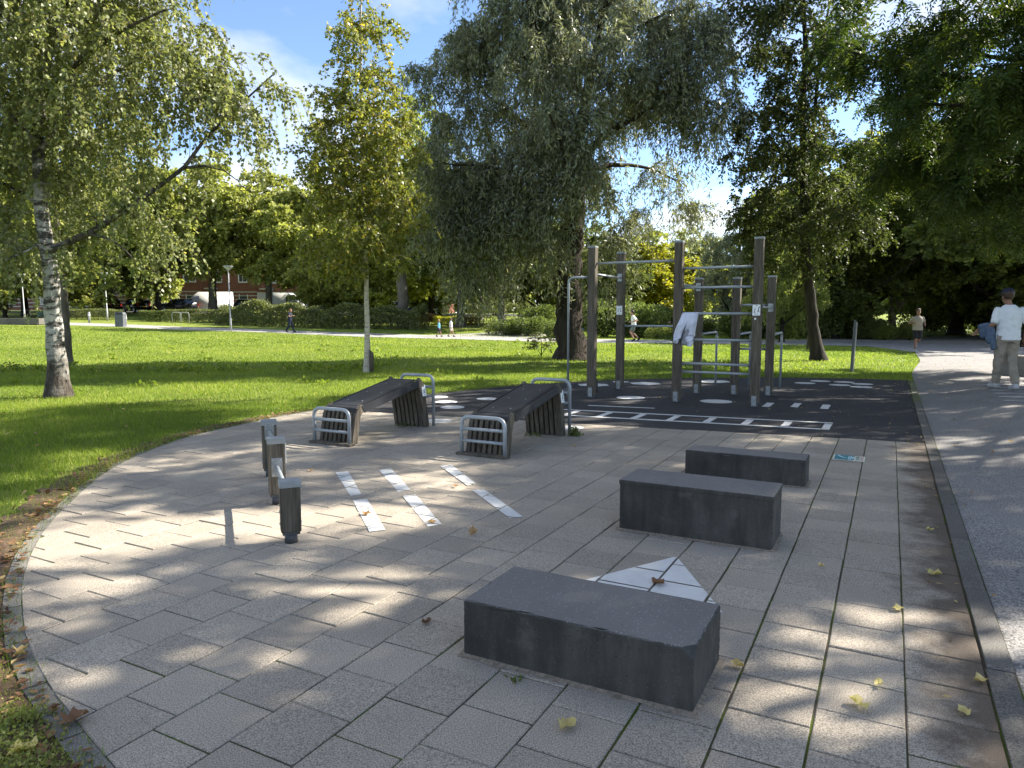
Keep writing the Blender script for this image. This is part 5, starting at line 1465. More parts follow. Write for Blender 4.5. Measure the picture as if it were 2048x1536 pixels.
# ------------------------------------------------------------------ grass blades
M['grass'] = leaf_mat('grass_blades', [(0.0, (0.055, 0.09, 0.014)), (0.5, (0.125, 0.17, 0.024)), (0.85, (0.21, 0.24, 0.04)), (1.0, (0.30, 0.27, 0.10))], 0.45, tcol=(1.15, 1.25, 0.7), spec=0.3)
SOILZONE = [W(a, b)[:2] for a, b in PAVE]
def lawn_ok(x, y):
    bad = in_poly(x, y, PAVE_XY) | in_poly(x, y, COURT_XY) | in_poly(x, y, PATH_XY) | in_poly(x, y, CROSS_XY)
    return ~bad
rng = np.random.default_rng(81)
def blades(zone, n, h, w, tint0=.45, tsp=.2, lean=.5):
    x0, x1, y0, y1 = zone
    x = rng.uniform(x0, x1, n); y = rng.uniform(y0, y1, n)
    vis = np.abs(x) < y*0.78+1.2
    x, y = x[vis], y[vis]; ok = lawn_ok(x, y); x, y = x[ok], y[ok]
    # bare margin along the paving edge
    if y0 < 12:
        so = np.array(SOIL_OUT); dm = np.full(len(x), 9.0)
        for i in range(0, len(so), 2): dm = np.minimum(dm, np.hypot(x-so[i, 0], y-so[i, 1]))
        keep = (dm > .10) | (rng.random(len(x)) < .12); x, y = x[keep], y[keep]
    n = len(x)
    big = .5+.5*np.sin(x*1.3+np.sin(y*.9))*np.sin(y*1.1+np.sin(x*.7))
    hh = h*rng.uniform(.5, 1.15, n)*(.75+.4*big); ww = w*rng.uniform(.7, 1.3, n)
    a_ = rng.uniform(0, 2*np.pi, n); l = rng.normal(size=n)*lean; la = rng.uniform(0, 2*np.pi, n)
    z = terrain(x, y)-.004
    dx, dy = np.cos(a_)*ww/2, np.sin(a_)*ww/2
    v = np.stack([np.stack([x-dx, y-dy, z], -1), np.stack([x+dx, y+dy, z], -1), np.stack([x+np.cos(la)*l*hh, y+np.sin(la)*l*hh, z+hh], -1)], 1).reshape(-1, 3)
    return v, np.repeat(np.clip(tint0+(big-.5)*.35+.12*np.sin(x*.31+y*.17)*np.sin(y*.41-x*.13)+rng.normal(size=n)*tsp, 0, 1), 3)
parts = [blades((-7.5, .2, 1.2, 6), 75000, .075, .0050), blades((-11, -1.5, 6, 12), 110000, .075, .008), blades((-16, 12, 12, 20), 150000, .07, .013), blades((-30, 18, 20, 34), 130000, .075, .024), blades((-48, 22, 34, 56), 110000, .08, .038)]
vv = np.concatenate([p_[0] for p_ in parts]); tt = np.concatenate([p_[1] for p_ in parts])
gr = link('grass', np_mesh('grass', vv, np.arange(len(vv)).reshape(-1, 3), attr=tt), M['grass'])
tag(gr, 'short green grass of the lawn', 'grass', kind='stuff')
# low weeds and moss creeping over the near left edge
def weeds(name, centres, label, leaf, L):
    P = []; 
    for (x, y, r, n, h) in centres:
        u = rng.normal(size=(n, 2))*r*.5; P.append(np.stack([x+u[:, 0], y+u[:, 1], terrain(x, y)+.01+rng.random(n)*h*np.exp(-(u**2).sum(1)/(r*r))], 1))
    P = np.concatenate(P); n = len(P); LL = rng.uniform(L[0], L[1], n)
    o = link(name, leaves_mesh(name, P, rng.normal(size=(n, 3))+np.array([0, 0, .8]), LL, LL*.6, .6+rng.normal(size=n)*.2, rng), M[leaf]); return tag(o, label, 'weeds', kind='stuff')
e0 = [W(-2.55, 1.33), W(-2.85, 1.38), W(-2.35, 1.26), W(-3.3, 1.5)]
weeds('edge_weeds', [(p_[0]-.10, p_[1]-.06, .16, 900, .06) for p_ in e0]+[(W(-2.78, 1.36)[0], W(-2.78, 1.36)[1], .1, 500, .05)], 'small-leaved weeds creeping over the paving edge at lower left', 'lf_bg', (.010, .020))
q = W(-3.42, 8.10); q2 = W(-3.9, 7.9); q3 = W(-5.75, 7.75); q4 = W(-1.3, 2.48)
weeds('bench_weeds', [(q[0], q[1], .07, 220, .12), (q2[0], q2[1], .14, 90, .03), (q3[0], q3[1], .14, 120, .04), (q4[0], q4[1], .03, 16, .01)], 'tufts of weeds growing between tiles around the benches', 'lf_shrub', (.02, .045))
tf = []
rt = random.Random(4)
for _ in range(70):
    x = rt.uniform(-15, -3.5); y = 19.5+.12*(x+9)+rt.gauss(0, .5)
    tf.append((x, y, rt.uniform(.12, .3), 26, rt.uniform(.08, .2)))
for _ in range(110):
    x = rt.uniform(-24, 8); y = rt.uniform(15, 42)
    if lawn_ok(np.array([x]), np.array([y]))[0]: tf.append((x, y, rt.uniform(.12, .35), 22, rt.uniform(.06, .13)))
weeds('lawn_tufts', tf, 'darker weedy tufts growing in the lawn', 'grass', (.06, .14))
# ------------------------------------------------------------------ fallen leaves
M['dead'] = leaf_mat('fallen_leaves', [(0.0, (0.075, 0.036, 0.018)), (0.4, (0.18, 0.095, 0.048)), (0.7, (0.30, 0.19, 0.09)), (1.0, (0.40, 0.34, 0.13))], 0.15, rough=.6)
def litter(name, pts, L, label, tint0, tsp=.25):
    P = np.array(pts); n = len(P); d = rng.normal(size=(n, 3))*np.array([1, 1, .18]); LL = rng.uniform(L[0], L[1], n)
    d = nrm(d); s = nrm(np.cross(d, np.array([0, 0, 1.0])+rng.normal(size=(n, 3))*.25)); up_ = np.cross(s, d)
    P[:, 2] += .004
    w = LL*rng.uniform(.35, .6, n)
    curl = rng.uniform(.05, .35, n)[:, None]*LL[:, None]*np.array([0, 0, 1.0])
    b = P; m1 = P+d*LL[:, None]*.5; tip = P+d*LL[:, None]
    v = np.stack([b+curl*.4, m1+s*w[:, None]*.6+curl*.8, tip+curl*.5, m1-s*w[:, None]*.6+curl*.6, m1], 1).reshape(-1, 3)
    v[:, 2] = np.maximum(v[:, 2], .006)
    i = np.arange(n)[:, None]*5
    f = np.concatenate([np.concatenate([i, i+1, i+4], 1), np.concatenate([i+1, i+2, i+4], 1), np.concatenate([i+2, i+3, i+4], 1), np.concatenate([i+3, i, i+4], 1)])
    o = link(name, np_mesh(name, v, f, attr=np.repeat(np.clip(tint0+rng.normal(size=n)*tsp, 0, 1), 5)), M['dead']); tag(o, label, 'fallen leaves', kind='stuff'); return o
pts = []
for p, q in zip(es[:-1], es[1:]):
    for _ in range(40):
        m_ = p+(q-p)*random.random(); t = (q-p).normalized(); n = Vector((-t.y, t.x, 0))
        if n.dot(Vector(W(-3.5, 6, 0))-m_) > 0: n = -n
        r_ = abs(random.gauss(0, .12))+.03; pts.append((m_.x+n.x*r_, m_.y+n.y*r_, .022))
cf = [Vector(W(a, b)) for a, b in COURT_FAR]
for p, q in zip(cf[:-1], cf[1:]):
    for _ in range(30):
        m_ = p+(q-p)*random.random(); pts.append((m_.x+random.gauss(0, .15), m_.y+random.gauss(0, .15), .022))
litter('leaf_litter', pts, (.018, .062), 'brown fallen leaves gathered along the edge of the lawn', .3)
pts = []
for _ in range(45):
    b = random.uniform(2, 18); a = .42-abs(random.gauss(0, .12)) if random.random() < .7 else .55+abs(random.gauss(0, .15)); X, Y, _z = W(a, b); pts.append((X, Y, .03))
for _ in range(260):
    a = random.uniform(-7.5, .4); b = random.uniform(9.3, 18.3)
    if random.random() < .4: a = random.uniform(-1.4, .42)
    X, Y, _z = W(a, b); 
    if in_poly(np.array([X]), np.array([Y]), COURT_XY)[0]: pts.append((X, Y, .022))
litter('leaf_litter', pts, (.02, .05), 'small pale leaves scattered over the asphalt and along the kerb', .62)
pts = []
for _ in range(110):
    x = random.uniform(-9, -3); y = random.uniform(4, 14)
    if lawn_ok(np.array([x]), np.array([y]))[0]: pts.append((x, y, .05))
for _ in range(140):
    a = random.uniform(.7, 4.5); b = random.uniform(3, 30); X, Y, _z = W(a, b); pts.append((X, Y, tz(X, Y)+.018))
litter('leaf_litter', pts, (.03, .07), 'scattered leaves lying in the grass and on the footpath', .6)
LEAF = [((1135, 1453), .085, .95, 'pale yellow heart-shaped leaf on the tiles in front of the nearest block'), ((945, 1070), .10, .62, 'upright orange maple leaf on the tiles right of the painted stripes'),
        ((853, 1247), .06, .12, 'curled red-brown leaf left of the nearest block'), ((733, 1030), .09, .5, 'orange leaf lying across the nearest left painted stripe'), ((865, 1046), .07, .6, 'orange leaf on the middle painted stripe'),
        ((911, 974), .06, .45, 'brown leaf beside the far right painted stripe'), ((1316, 1168), .10, .35, 'brown leaf on the painted white arrow'), ((1474, 1333), .07, .9, 'yellow leaf on the mossy joint right of the nearest block'),
        ((1718, 1412), .11, .98, 'long greenish leaf lying on the tiles at lower right'), ((1757, 1370), .06, .98, 'small green-yellow leaf above the long greenish leaf'), ((1868, 1150), .10, .95, 'large pale maple leaf on the soil by the kerb'),
        ((1961, 1364), .07, .97, 'pale leaf lying on the kerb at lower right'), ((1928, 1427), .065, .97, 'pale leaf on the sunlit soil beside the kerb'), ((1795, 1220), .07, .97, 'greenish leaf on the joint between the last two tile rows'),
        ((1643, 1133), .05, .85, 'small yellow leaf on the tiles right of the tallest block'), ((40, 1310), .11, .8, 'olive leaf with long stalk on the soil at the left edge'), ((48, 1502), .10, 1.0, 'bright yellow leaf on the grass in the lower left corner'), ((150, 1440), .11, .25, 'large curled brown leaf on the paving edge at lower left'),
        ((1148, 893), .07, .7, 'orange leaf on the tiles right of the nearer bench'), ((621, 942), .06, .65, 'small orange leaf on the tiles behind the short wooden posts'), ((1860, 1061), .06, .95, 'yellow leaf on the soil, right of the last tile joint')]
def ray_ground(px, py, z=0.0):
    q = at(px, py, 1.0); dz = q.z-CAM_H; k = (z-CAM_H)/dz; return Vector((q.x*k, k, z))
for (pp, L, tint, lab) in LEAF:
    g_ = ray_ground(pp[0], pp[1], TILE_TOP+.004); rr = random.Random(pp[0])
    n = 14; v = [(0, 0, .004)]; maple = 'maple' in lab
    for i in range(n):
        a_ = 2*math.pi*i/n; r_ = L*.42*(1.0 if i % 2 == 0 else (.55 if maple else .93))*(1.25 if i == 0 else 1)*(1 if abs(math.cos(a_)) > .6 or maple else .78 if 'long' not in lab else .3)
        if 'long' in lab: r_ *= .9
        v.append((r_*math.cos(a_), r_*math.sin(a_), .006+L*(.12+.25*rr.random())*abs(math.sin(a_*1.5+rr.random()))))
    if 'upright' in lab: v = [(x, y*.6, z+max(0, y)*1.3) for x, y, z in v]
    me = np_mesh('fallen_leaf', np.array(v), np.array([(0, i+1, (i+1) % n+1) for i in range(n)]), True, attr=np.full(len(v), tint))
    mb = link('fallen_leaf', me, M['dead']); mb.location = g_; mb.rotation_euler = (0, 0, rr.uniform(0, 6.28)); tag(mb, lab, 'leaf', 'fallen leaves on the paving')
# ------------------------------------------------------------------ brick houses beyond the street
m, nt, out = new_mat('brick_wall')
tcn = nt.nodes.new('ShaderNodeTexCoord'); vec = tcn.outputs['Object']
mp = nt.nodes.new('ShaderNodeMapping'); mp.inputs['Rotation'].default_value = (R(90), 0, 0); nt.links.new(vec, mp.inputs[0])
br = nt.nodes.new('ShaderNodeTexBrick'); br.inputs['Scale'].default_value = 4.5
br.inputs['Color1'].default_value = (0.20, 0.075, 0.05, 1); br.inputs['Color2'].default_value = (0.27, 0.11, 0.075, 1); br.inputs['Mortar'].default_value = (0.26, 0.21, 0.18, 1)
br.inputs['Mortar Size'].default_value = 0.012
nt.links.new(mp.outputs[0], br.inputs['Vector'])
finish(nt, out, mixc(nt, 1.0, br.outputs['Color'], ramp(nt, noise_node(nt, vec, .8, 4), [(.3, .8), (.7, 1.1)]), 'MULTIPLY'), .9, 0, br.outputs['Fac'], -.02, .5, .2)
M['brick'] = m
M['white'] = simple('white_paint', (0.70, 0.70, 0.67), (0.8, 0.8, 0.78), 3, .5)
M['glass'] = simple('window_glass', (0.03, 0.035, 0.04), (0.09, 0.10, 0.11), .6, .08, spec=.8)
M['roof'] = simple('roof_tiles', (0.12, 0.05, 0.035), (0.2, 0.09, 0.06), 2, .8)
M['band'] = simple('pale_stone_band', (0.42, 0.39, 0.34), (0.52, 0.49, 0.43), 2, .8)
M['door'] = simple('dark_green_door', (0.02, 0.04, 0.03), None, 3, .4)
def house(name, x0, x1, y, label, floors=4, seed=0):
    rr = random.Random(seed); z0 = tz((x0+x1)/2, y); W_ = x1-x0; Hf = 3.3; H = floors*Hf
    root = empty(name, (x0, y, z0)); tag(root, label, 'house')
    MB().box((0, 0, -.2), (W_, 9, H)).build('wall', M['brick'], root)
    rf = MB(); rf.add([(-.3, -.4, H), (W_+.3, -.4, H), (W_+.3, 9.4, H), (-.3, 9.4, H), (-.3, 4.5, H+3.4), (W_+.3, 4.5, H+3.4)], [(0, 1, 5, 4), (2, 3, 4, 5), (0, 4, 3), (1, 2, 5), (3, 2, 1, 0)])
    roof = rf.build('roof', M['roof'], root); MB().box((W_*.3, 4, H+2.6), (W_*.3+.9, 4.8, H+4.4)).build('chimney', M['brick'], roof)
    for i in range(5): MB().box((-.02, -.05, .45+i*.55), (W_+.02, -.002, .62+i*.55)).build('stone_band', M['band'], root)
    n = max(2, int(W_/3.3)); st_ = W_/n
    for fl_ in range(floors):
        for i in range(n):
            cx = st_*(i+.5); zb = fl_*Hf+.9; w = 1.75 if (i+seed) % 3 else 1.2; h = 1.75
            if fl_ == 0 and i % 3 == 1:
                d = MB().box((cx-.55, -.04, 0), (cx+.55, .02, 2.3)).build('door', M['door'], root); MB().box((cx-.65, -.07, 0), (cx-.55, .0, 2.4)).build('frame', M['white'], d); MB().box((cx+.55, -.07, 0), (cx+.65, .0, 2.4)).build('frame', M['white'], d); continue
            wn = MB().box((cx-w/2, -.03, zb), (cx+w/2, .02, zb+h)).build('window', M['glass'], root)
            fm = MB()
            for (a_, b_, c_, d_) in ((-w/2-.08, -w/2+.07, 0, h), (w/2-.07, w/2+.08, 0, h), (-w/2, w/2, h-.08, h+.08), (-w/2, w/2, -.08, .06), (-w/2, w/2, h*.66, h*.66+.07), (-.04, .04, 0, h*.66), (-w/4-.02, -w/4+.03, h*.66, h), (w/4-.03, w/4+.02, h*.66, h)):
                fm.box((cx+a_, -.075, zb+c_), (cx+b_, -.031, zb+d_))
            fm.build('frame', M['white'], wn); MB().box((cx-w/2-.15, -.16, zb-.16), (cx+w/2+.15, -.0, zb-.08)).build('sill', M['band'], wn)
        if fl_ == 1:
            MB().box((W_*.08, -1.1, fl_*Hf-.15), (W_*.28, -.003, fl_*Hf+.02)).build('balcony', M['band'], root)
    return root
X = lambda px, d: atx(px, d)
house('brick_house', X(318, 106), X(412, 106), 106, 'brick house with balcony behind the white van', 4, 1)
house('brick_house', X(413, 106.4), X(520, 106.4), 106.4, 'brick house with white windows right of the white van, behind the lamp post', 4, 2)
house('brick_house', X(521, 106), X(640, 106), 106, 'brick house behind the second white van', 4, 3)
house('brick_house', X(641, 106.3), X(760, 106.3), 106.3, 'brick house mostly hidden by the shaggy hedge and young birch', 4, 4)
house('brick_house', X(190, 106.2), X(317, 106.2), 106.2, 'brick house above the parked dark cars', 4, 5)
house('brick_house', X(60, 104), X(189, 104), 104, 'brick house behind the old birch trunk', 4, 6)
house('brick_house', X(-90, 104.3), X(59, 104.3), 104.3, 'brick house at the left edge of the picture', 4, 7)
house('brick_house', X(762, 106), X(900, 106), 106, 'brick house far behind the thick forked trunk', 4, 8)

# ------------------------------------------------------------------ vehicles
M['tyre'] = simple('tyre_rubber', (0.015, 0.015, 0.016), None, 8, .8)
M['rim'] = simple('wheel_rim', (0.35, 0.36, 0.37), None, 8, .35, .6)
M['cglass'] = simple('car_glass', (0.015, 0.018, 0.02), None, 3, .06, spec=.8)
M['plate_y'] = simple('yellow_plate', (0.65, 0.42, 0.03), None, 5, .5)
M['tail'] = simple('tail_light', (0.35, 0.02, 0.015), None, 5, .3)
def wheel(root, x, y, r):
    w = MB().tube([(x, y-.1, r), (x, y+.1, r)], r, 18).build('wheel', M['tyre'], root); MB().tube([(x, y-.108, r), (x, y+.108, r)], r*.62, 14).build('rim', M['rim'], w)
def vehicle(name, prof, glass, width, paint, wheels, label, loc, rz, cat, rear_x, plate=True):
    """prof: side outline (x,z) lengthwise; glass: list of side window outlines"""
    root = empty(name, loc, rz); tag(root, label, cat)
    bm = bmesh.new(); hw = width/2; L = []; Rr = []
    zmax = max(z for _, z in prof)
    for x, z in prof:
        t = max(0, (z-.75*zmax*.8)/(zmax*.5)) if z > .6*zmax else 0; ins = hw*(1-.16*min(1, t))
        L.append(bm.verts.new((x, ins, z))); Rr.append(bm.verts.new((x, -ins, z)))
    n = len(prof)
    bm.faces.new(L); bm.faces.new(Rr[::-1])
    for i in range(n): bm.faces.new((L[(i+1) % n], L[i], Rr[i], Rr[(i+1) % n]))
    bmesh.ops.recalc_face_normals(bm, faces=bm.faces)
    bmesh.ops.bevel(bm, geom=list(bm.edges), offset=.05, segments=2, affect='EDGES')
    MB().bm(bm, smooth=True).build('body', paint, root)
    for poly in glass:
        for sg in (-1, 1):
            mb = MB(); v = []
            for x, z in poly:
                t = max(0, (z-.6*zmax)/(zmax*.5)) if z > .6*zmax else 0
                v.append((x, sg*(hw*(1-.16*min(1, t))+.012), z))
            mb.add(v, [list(range(len(v)))]); mb.build('window', M['cglass'], root)
    zr = .62*zmax
    MB().box((rear_x-.02, -hw*.7, zr), (rear_x+.02, hw*.7, zmax*.88)).build('rear_window', M['cglass'], root)
    for sg in (-1, 1):
        MB().box((rear_x-.03, sg*hw*.82-.1, zr*.75), (rear_x+.03, sg*hw*.82+.1, zr*1.05)).build('tail_light', M['tail'], root)
    if plate: MB().box((rear_x-.035, -.26, zr*.62), (rear_x+.035, .26, zr*.62+.12)).build('number_plate', M['plate_y'], root)
    for x in wheels:
        for sg in (-1, 1): wheel(root, x, sg*(hw-.1), .33)
    return root
navy = simple('dark_car_paint', (0.012, 0.014, 0.02), (0.02, 0.023, 0.03), 2, .18, .1, spec=.6)
black = simple('black_car_paint', (0.008, 0.008, 0.009), None, 2, .18, spec=.6)
whitep = simple('white_van_paint', (0.66, 0.67, 0.66), (0.72, 0.73, 0.72), 1.5, .3)
blue = simple('blue_van_paint', (0.02, 0.05, 0.16), (0.03, 0.07, 0.2), 2, .3)
SUV = [(-2.3, .35), (2.3, .35), (2.32, .8), (2.2, 1.02), (1.1, 1.1), (.45, 1.68), (-1.8, 1.72), (-2.25, 1.1), (-2.35, .8)]
SUVG = [[(.95, 1.12), (.42, 1.58), (-.5, 1.62), (-.5, 1.12)], [(-.56, 1.12), (-.56, 1.62), (-1.7, 1.6), (-2.0, 1.15)]]
VAN = [(-2.9, .35), (2.8, .35), (2.85, .9), (2.5, 1.25), (1.75, 2.15), (1.2, 2.55), (-2.85, 2.6), (-2.95, .8)]
VANG = [[(2.2, 1.4), (1.75, 2.0), (1.1, 2.05), (1.1, 1.4)]]
SV = lambda px, d: (atx(px, d), d, tz(atx(px, d), d)+.012)
vehicle('suv', SUV, SUVG, 1.85, navy, (-1.45, 1.4), 'dark blue sport utility car parked behind the low clipped hedge, left of the litter bin', SV(212, 88.5), R(160), 'car', -2.34)
vehicle('car', SUV, SUVG, 1.8, black, (-1.45, 1.4), 'black car with yellow plate parked right of the dark blue car', SV(280, 88.5), R(140), 'car', -2.34)
vehicle('car', SUV, SUVG, 1.8, navy, (-1.45, 1.4), 'dark car parked directly in front of the white van with the closed rear', SV(362, 88.5), R(200), 'car', -2.34)
vehicle('van', VAN, VANG, 2.0, whitep, (-1.75, 1.85), 'white panel van with closed rear doors left of the lamp post', SV(425, 91.5), R(200), 'van', -2.94)
vehicle('van', VAN, VANG, 2.0, whitep, (-1.75, 1.85), 'white panel van behind the woman in navy', SV(568, 92), R(-8), 'van', -2.94)
vehicle('car', SUV, SUVG, 1.8, black, (-1.45, 1.4), 'black car parked between the two white vans', SV(515, 89), R(5), 'car', -2.34)
bv = vehicle('van', VAN, VANG, 2.0, blue, (-1.75, 1.85), 'blue and white van behind the thick forked trunk', SV(848, 90), R(75), 'van', -2.94)
MB().box((-2.9, .6, .9), (-2.97, .98, 2.2)).build('white_panel', whitep, bv)
vehicle('car', SUV, SUVG, 1.8, whitep, (-1.45, 1.4), 'white car partly hidden behind the thick forked trunk', SV(822, 92), R(10), 'car', -2.34)

# ------------------------------------------------------------------ street furniture
M['lampgrey'] = simple('lamp_grey', (0.30, 0.31, 0.31), (0.4, 0.41, 0.41), 5, .5, .2)
def lamp(px, depth, h, label, group='park lamp posts'):
    g_ = ground_at(px, depth); root = empty('lamp_post', g_); tag(root, label, 'lamp', group)
    MB().tube([(0, 0, -.1), (0, 0, 1.0), (0, 0, 1.02), (-.03, 0, h-.35)], [.075, .07, .048, .04], 12).build('pole', M['lampgrey'], root)
    MB().lathe([(.05, -.36), (.07, -.3), (.34, -.04), (.36, 0), (.30, .03), (.05, .05)], (-.03, 0, h), 20).build('lamp_shade', M['lampgrey'], root)
    return root
lamp(466, 53, 4.75, 'nearest grey lamp post standing at the edge of the path'); lamp(551, 78, 4.2, 'farther lamp post beside the second white van, right of the nearest one')
lamp(58, 66, 4.2, 'lamp post left of the old birch trunk'); lamp(222, 66, 4.4, 'slim pole in front of the dark blue car')
M['bin'] = simple('litter_bin_grey', (0.08, 0.09, 0.10), (0.12, 0.13, 0.14), 4, .5)
g_ = ground_at(248, 56.5); bn = empty('litter_bin', g_); tag(bn, 'dark grey litter bin standing beside the path', 'bin')
MB().prism([(-.32, -.25), (.32, -.25), (.32, .25), (-.32, .25)], 0, .95).build('body', M['bin'], bn)
MB().add([(-.36, -.28, .95), (.36, -.28, .95), (.36, .28, .95), (-.36, .28, .95), (-.28, -.2, 1.15), (.28, -.2, 1.15), (.28, .2, 1.15), (-.28, .2, 1.15)], [(0, 1, 5, 4), (1, 2, 6, 5), (2, 3, 7, 6), (3, 0, 4, 7), (4, 5, 6, 7), (3, 2, 1, 0)]).build('lid', M['bin'], bn)
MB().box((-.2, -.287, .98), (.2, -.25, 1.1)).build('slot', M['black'], bn)
def bike_stand(px, d, label):
    g_ = ground_at(px, d); o = MB().tube(round_path([(-.35, 0, -.05), (-.35, 0, .95), (.35, .2, .95), (.35, .2, -.05)], .2), .03, 8).build('bicycle_stand', M['lampgrey']); o.location = g_
    return tag(o, label, 'stand', 'bicycle stands by the clipped hedge')
bike_stand(358, 63.5, 'left grey hoop stand in front of the pale clipped hedge'); bike_stand(374, 63.5, 'right grey hoop stand in front of the pale clipped hedge')
g_ = ground_at(45, 58); o = MB().box((-3.4, -.5, 0), (2.0, .6, .5), bev=.02).build('concrete_bench', M['kerb']); o.location = g_; tag(o, 'long low concrete bench slab at the left edge of the lawn', 'bench')
def bollard(px, d, h, label):
    g_ = ground_at(px, d); b = empty('bollard', g_); tag(b, label, 'bollard'); MB().lathe([(.09, -.05), (.09, h-.1), (.07, h)], sides=12).build('post', M['lampgrey'], b); MB().lathe([(.093, h-.35), (.093, h-.2)], sides=12).build('band', M['white'], b)
bollard(186, 62, .95, 'short bollard in front of the low clipped hedge'); bollard(258, 60, .8, 'short bollard just right of the litter bin')
# green cargo bicycle by the lamp post
g_ = ground_at(85, 65); cb_ = empty('cargo_bicycle', g_, R(10)); tag(cb_, 'cargo bicycle with dark green box left of the old birch trunk', 'bicycle')
gm = simple('dark_green_box', (0.015, 0.05, 0.035), None, 4, .4)
MB().add([(.1, -.35, .35), (1.1, -.35, .35), (1.25, -.4, .95), (.0, -.4, .95), (.1, .35, .35), (1.1, .35, .35), (1.25, .4, .95), (.0, .4, .95)], [(0, 1, 2, 3), (5, 4, 7, 6), (1, 5, 6, 2), (4, 0, 3, 7), (3, 2, 6, 7), (4, 5, 1, 0)]).build('cargo_box', gm, cb_)
MB().tube([(-.9, 0, .35), (-.5, 0, .55), (.1, 0, .45)], .03, 8).build('frame', M['black'], cb_); MB().tube([(-.65, 0, .4), (-.75, 0, .95)], .02, 8).build('seat_post', M['black'], cb_); MB().box((-.9, -.08, .93), (-.62, .08, 1.0), bev=.02).build('saddle', M['black'], cb_)
MB().tube([(-.1, -.3, 1.05), (-.1, .3, 1.05)], .018, 8).build('handlebar', M['black'], cb_)
for x, y in ((-.9, 0), (.7, -.45), (.7, .45)):
    wv = [(x+.33*math.cos(k*math.pi/10), y, .33+.33*math.sin(k*math.pi/10)) for k in range(21)]; MB().tube(wv, .022, 6, cap=False).build('wheel', M['tyre'], cb_)
# concrete seat and dark bag behind the walking man
g_ = ground_at(2062, 16.2); o = MB().box((-.55, -.25, 0), (1.1, .25, .46), bev=.015).build('seating_block', M['edging']); o.location = g_; o.rotation_euler = (0, 0, R(-60)); tag(o, 'pale concrete seat block at the right edge behind the walking man', 'seat')
# ------------------------------------------------------------------ people
def remeshed(name, mb, material, parent, voxel, smooth=6):
    o = mb.build(name, material, parent)
    r = o.modifiers.new('skin', 'REMESH'); r.mode = 'VOXEL'; r.voxel_size = voxel; r.use_smooth_shade = True
    s = o.modifiers.new('soft', 'SMOOTH'); s.iterations = smooth; s.factor = .5
    return o
def capsule(mb, p, q, r0, r1, flat=1.0, n=10):
    p, q = Vector(p), Vector(q); d = (q-p); L = d.length; t = d.normalized()
    pts = []; rr = []
    for k in range(4):
        a = math.pi/2*(1-k/3); pts.append(p-t*r0*math.sin(a)*.9); rr.append(max(.002, r0*math.cos(a)))
    for k in range(1, 4):
        a = math.pi/2*k/3; pts.append(q+t*r1*math.sin(a)*.9); rr.append(max(.002, r1*math.cos(a)))
    pts.insert(4, q); rr.insert(4, r1)
    mb.tube(pts, rr, n)
def ellipsoid(mb, c, r, M_=None, n=14):
    bm = bmesh.new(); bmesh.ops.create_uvsphere(bm, u_segments=n, v_segments=n//2+2, radius=1)
    for v in bm.verts:
        p = Vector((v.co.x*r[0], v.co.y*r[1], v.co.z*r[2])); v.co = (M_ @ p if M_ is not None else p)+Vector(c)
    mb.bm(bm, None, True)
def loft(mb, rings, n=18):
    """rings: (cx,cy,z,rx,ry)"""
    v = []; f = []
    for cx, cy_, z, rx, ry in rings:
        for k in range(n):
            a = 2*math.pi*k/n; v.append((cx+rx*math.cos(a), cy_+ry*math.sin(a), z))
    m_ = len(rings)
    for i in range(m_-1):
        for k in range(n):
            k2 = (k+1) % n; f.append((i*n+k, i*n+k2, (i+1)*n+k2, (i+1)*n+k))
    f.append(list(range(n))[::-1]); f.append([(m_-1)*n+k for k in range(n)])
    mb.add(v, f, True)
SK = simple('skin_tone', (0.36, 0.20, 0.13), (0.44, 0.26, 0.18), 12, .55); SKD = simple('tanned_skin', (0.20, 0.105, 0.065), (0.26, 0.14, 0.09), 12, .55)
HB = simple('brown_hair', (0.035, 0.02, 0.012), (0.07, 0.04, 0.025), 30, .6); HBL = simple('blond_hair', (0.42, 0.28, 0.12), (0.5, 0.36, 0.18), 30, .6)
